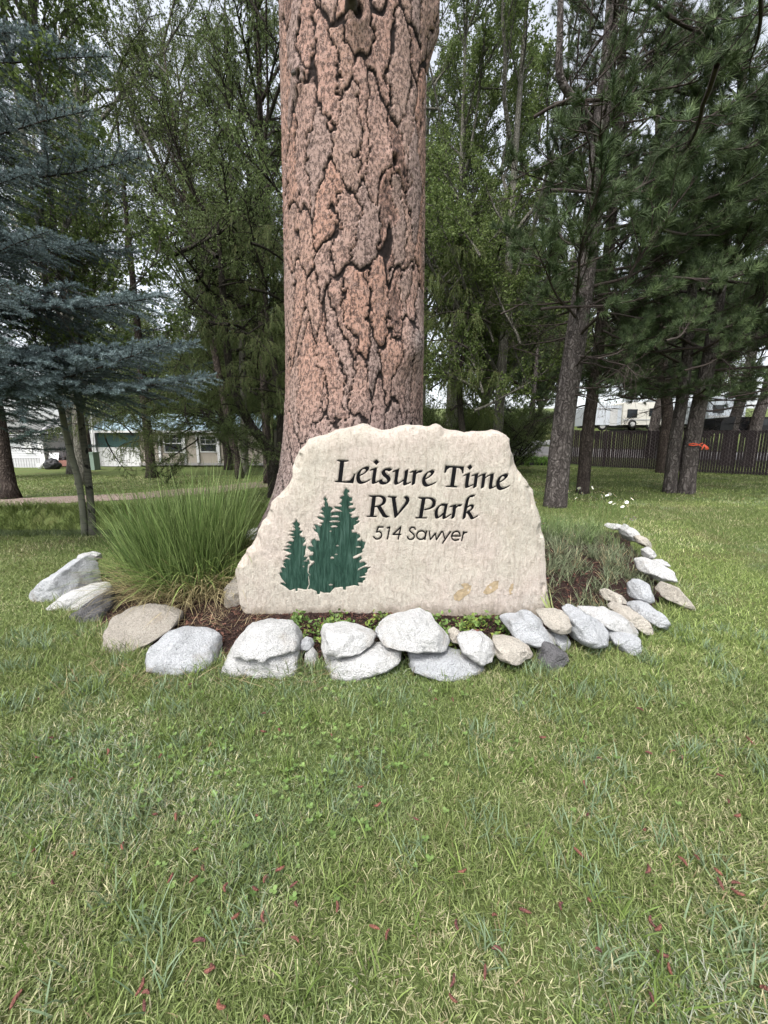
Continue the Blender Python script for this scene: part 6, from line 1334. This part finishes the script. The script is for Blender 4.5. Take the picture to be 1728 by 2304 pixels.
for k in range(230):
    px = r.uniform(650, 1180); q = at_y(px, 0, 2.7); x, y = (px - 864) / 900 * 2.95, r.uniform(2.55, 2.92); z = float(surf(np.array(x), np.array(y)))
    if r.random() < .45 and (760 < px < 830 or 930 < px < 980): continue
    yel = r.random() < .25; n = r.integers(6, 13); ctr = np.array([x, y, z + .015]); c = tint(r, n, (.14, .20, .04) if yel else (.07, .13, .03), (.25, .30, .07) if yel else (.15, .22, .06), .15); D = np.c_[r.normal(size=(n, 2)), r.uniform(.2, .9, n)]
    leaves(g, ctr + r.normal(size=(n, 3)) * .022 + (0, 0, .02), D, r.uniform(.022, .045, n), r.uniform(.018, .032, n), c, r, 0)
g.obj("ground_cover", MAT_GRASS, label="low yellow-green leafy ground cover between the sign and front stones", cat="ground cover", kind="stuff")
# broad pale leaf blades at the stone's right foot
g = Geo(); q0 = at_y(1250, 1385, 2.9); n = 9
blades(g, np.tile(np.array([q0[0], 2.92, float(surf(np.array(q0[0]), np.array(2.92)))]), (n, 1)) + r.normal(size=(n, 3)) * .012, r.uniform(.16, .32, n), r.uniform(.018, .034, n), r.uniform(1.8, 4.0, n), r.uniform(.05, .5, n), r.uniform(.1, .6, n), tint(r, n, (.25, .33, .10), (.50, .52, .26), .1), r, 0, 4)
g.obj("iris_leaves", MAT_GRASS, None, tuple(q0), label="pale broad iris leaves at the sign stone's right foot", cat="plant")

# daisies
M_PETAL = plain("daisy_petal", (.82, .82, .80), .6, .03); M_EYE = plain("daisy_eye", (.55, .36, .03), .7); M_STEM = plain("daisy_stem", (.09, .15, .04), .7)
g = Geo()
for k in range(16):
    a = k * math.pi / 8; c, s = math.cos(a), math.sin(a); d = np.array([c, s]); e = np.array([-s, c])
    V = [(*(d * .008 - e * .003), .002), (*(d * .02 - e * .006), .003), (*(d * .033), 0), (*(d * .02 + e * .006), .003), (*(d * .008 + e * .003), .002)]; g.add(V, [tuple(range(5))])
petals = g.mesh("petals", M_PETAL); g = Geo(); g.tube([(0, 0, -.002), (0, 0, .004), (0, 0, .007)], [.010, .009, .003], 10); eye = g.mesh("eye", M_EYE)
dz_ = [(1140 + x / 2.821, 860 + y / 2.821, 5.9) for x, y in ((393, 692), (440, 737), (460, 672), (545, 670), (480, 705), (535, 730), (570, 738), (595, 695), (605, 722), (604, 736), (615, 705), (655, 710), (638, 718), (684, 715), (692, 724), (720, 745), (658, 763), (682, 772), (735, 790), (762, 762), (765, 788), (797, 741))] + [(1120 + x / 3.456, 1100 + y / 3.456, 5.3) for x, y in ((995, 218), (1065, 225), (1040, 238))] + [(1120 + x / 3.456, 1100 + y / 3.456, 3.6) for x, y in ((285, 108), (325, 225), (355, 270))]
for k, (px, py, Y) in enumerate(dz_):
    hd = at_y(px, py, Y + r.normal() * .15); zb = float(surf(hd[0], hd[1])); bx, by = hd[0] + r.normal() * .04, hd[1] + .05; near_sign = Y < 4
    d = empty("daisy", (bx, by, zb), label="small white daisy close against the sign stone's right edge" if near_sign else "white daisy on a thin stem in front of the pale-barked pine", cat="daisy", group="daisies beside the sign stone" if near_sign else "daisies behind the bed")
    g = Geo(); g.tube([(0, 0, 0), ((hd[0] - bx) * .4, (hd[1] - by) * .4, (hd[2] - zb) * .5), (hd[0] - bx, hd[1] - by, hd[2] - zb)], .0022, 4); g.obj("stem", M_STEM, d)
    f_ = inst("flower_head", petals, d, (hd[0] - bx, hd[1] - by, hd[2] - zb), (.7 + r.normal() * .3, r.normal() * .4, r.random() * 6), .72 if near_sign else .9); inst("eye", eye, f_)
# small stones at the pine's root and by the creek; white one by the aspens added for the water's sky reflection
for k, (px, py, Y, s, lb) in enumerate(((575, 1150, 4.3, .10, "pale stone half hidden beside the pine's left root"), (130, 1165, 8.4, .14, "pale stone on the far creek bank"), (245, 1190, 7.75, .2, "white stone at the water's edge beside the aspens"))):
    c = at_y(px, py, Y); c[2] = float(surf(c[0], c[1])) + s * .3; g = Geo(); P = SD * np.array([s * 1.3, s, s * .8]) * (1 + .3 * fbm(SD[:, 0] * 1.7, SD[:, 1] * 1.7, SD[:, 2] * 1.7, 400 + k, 3))[:, None]; g.add(P + c, SFc, smooth=True); g.obj("stone", RM['white'], None, tuple(c), label=lb, cat="stone")
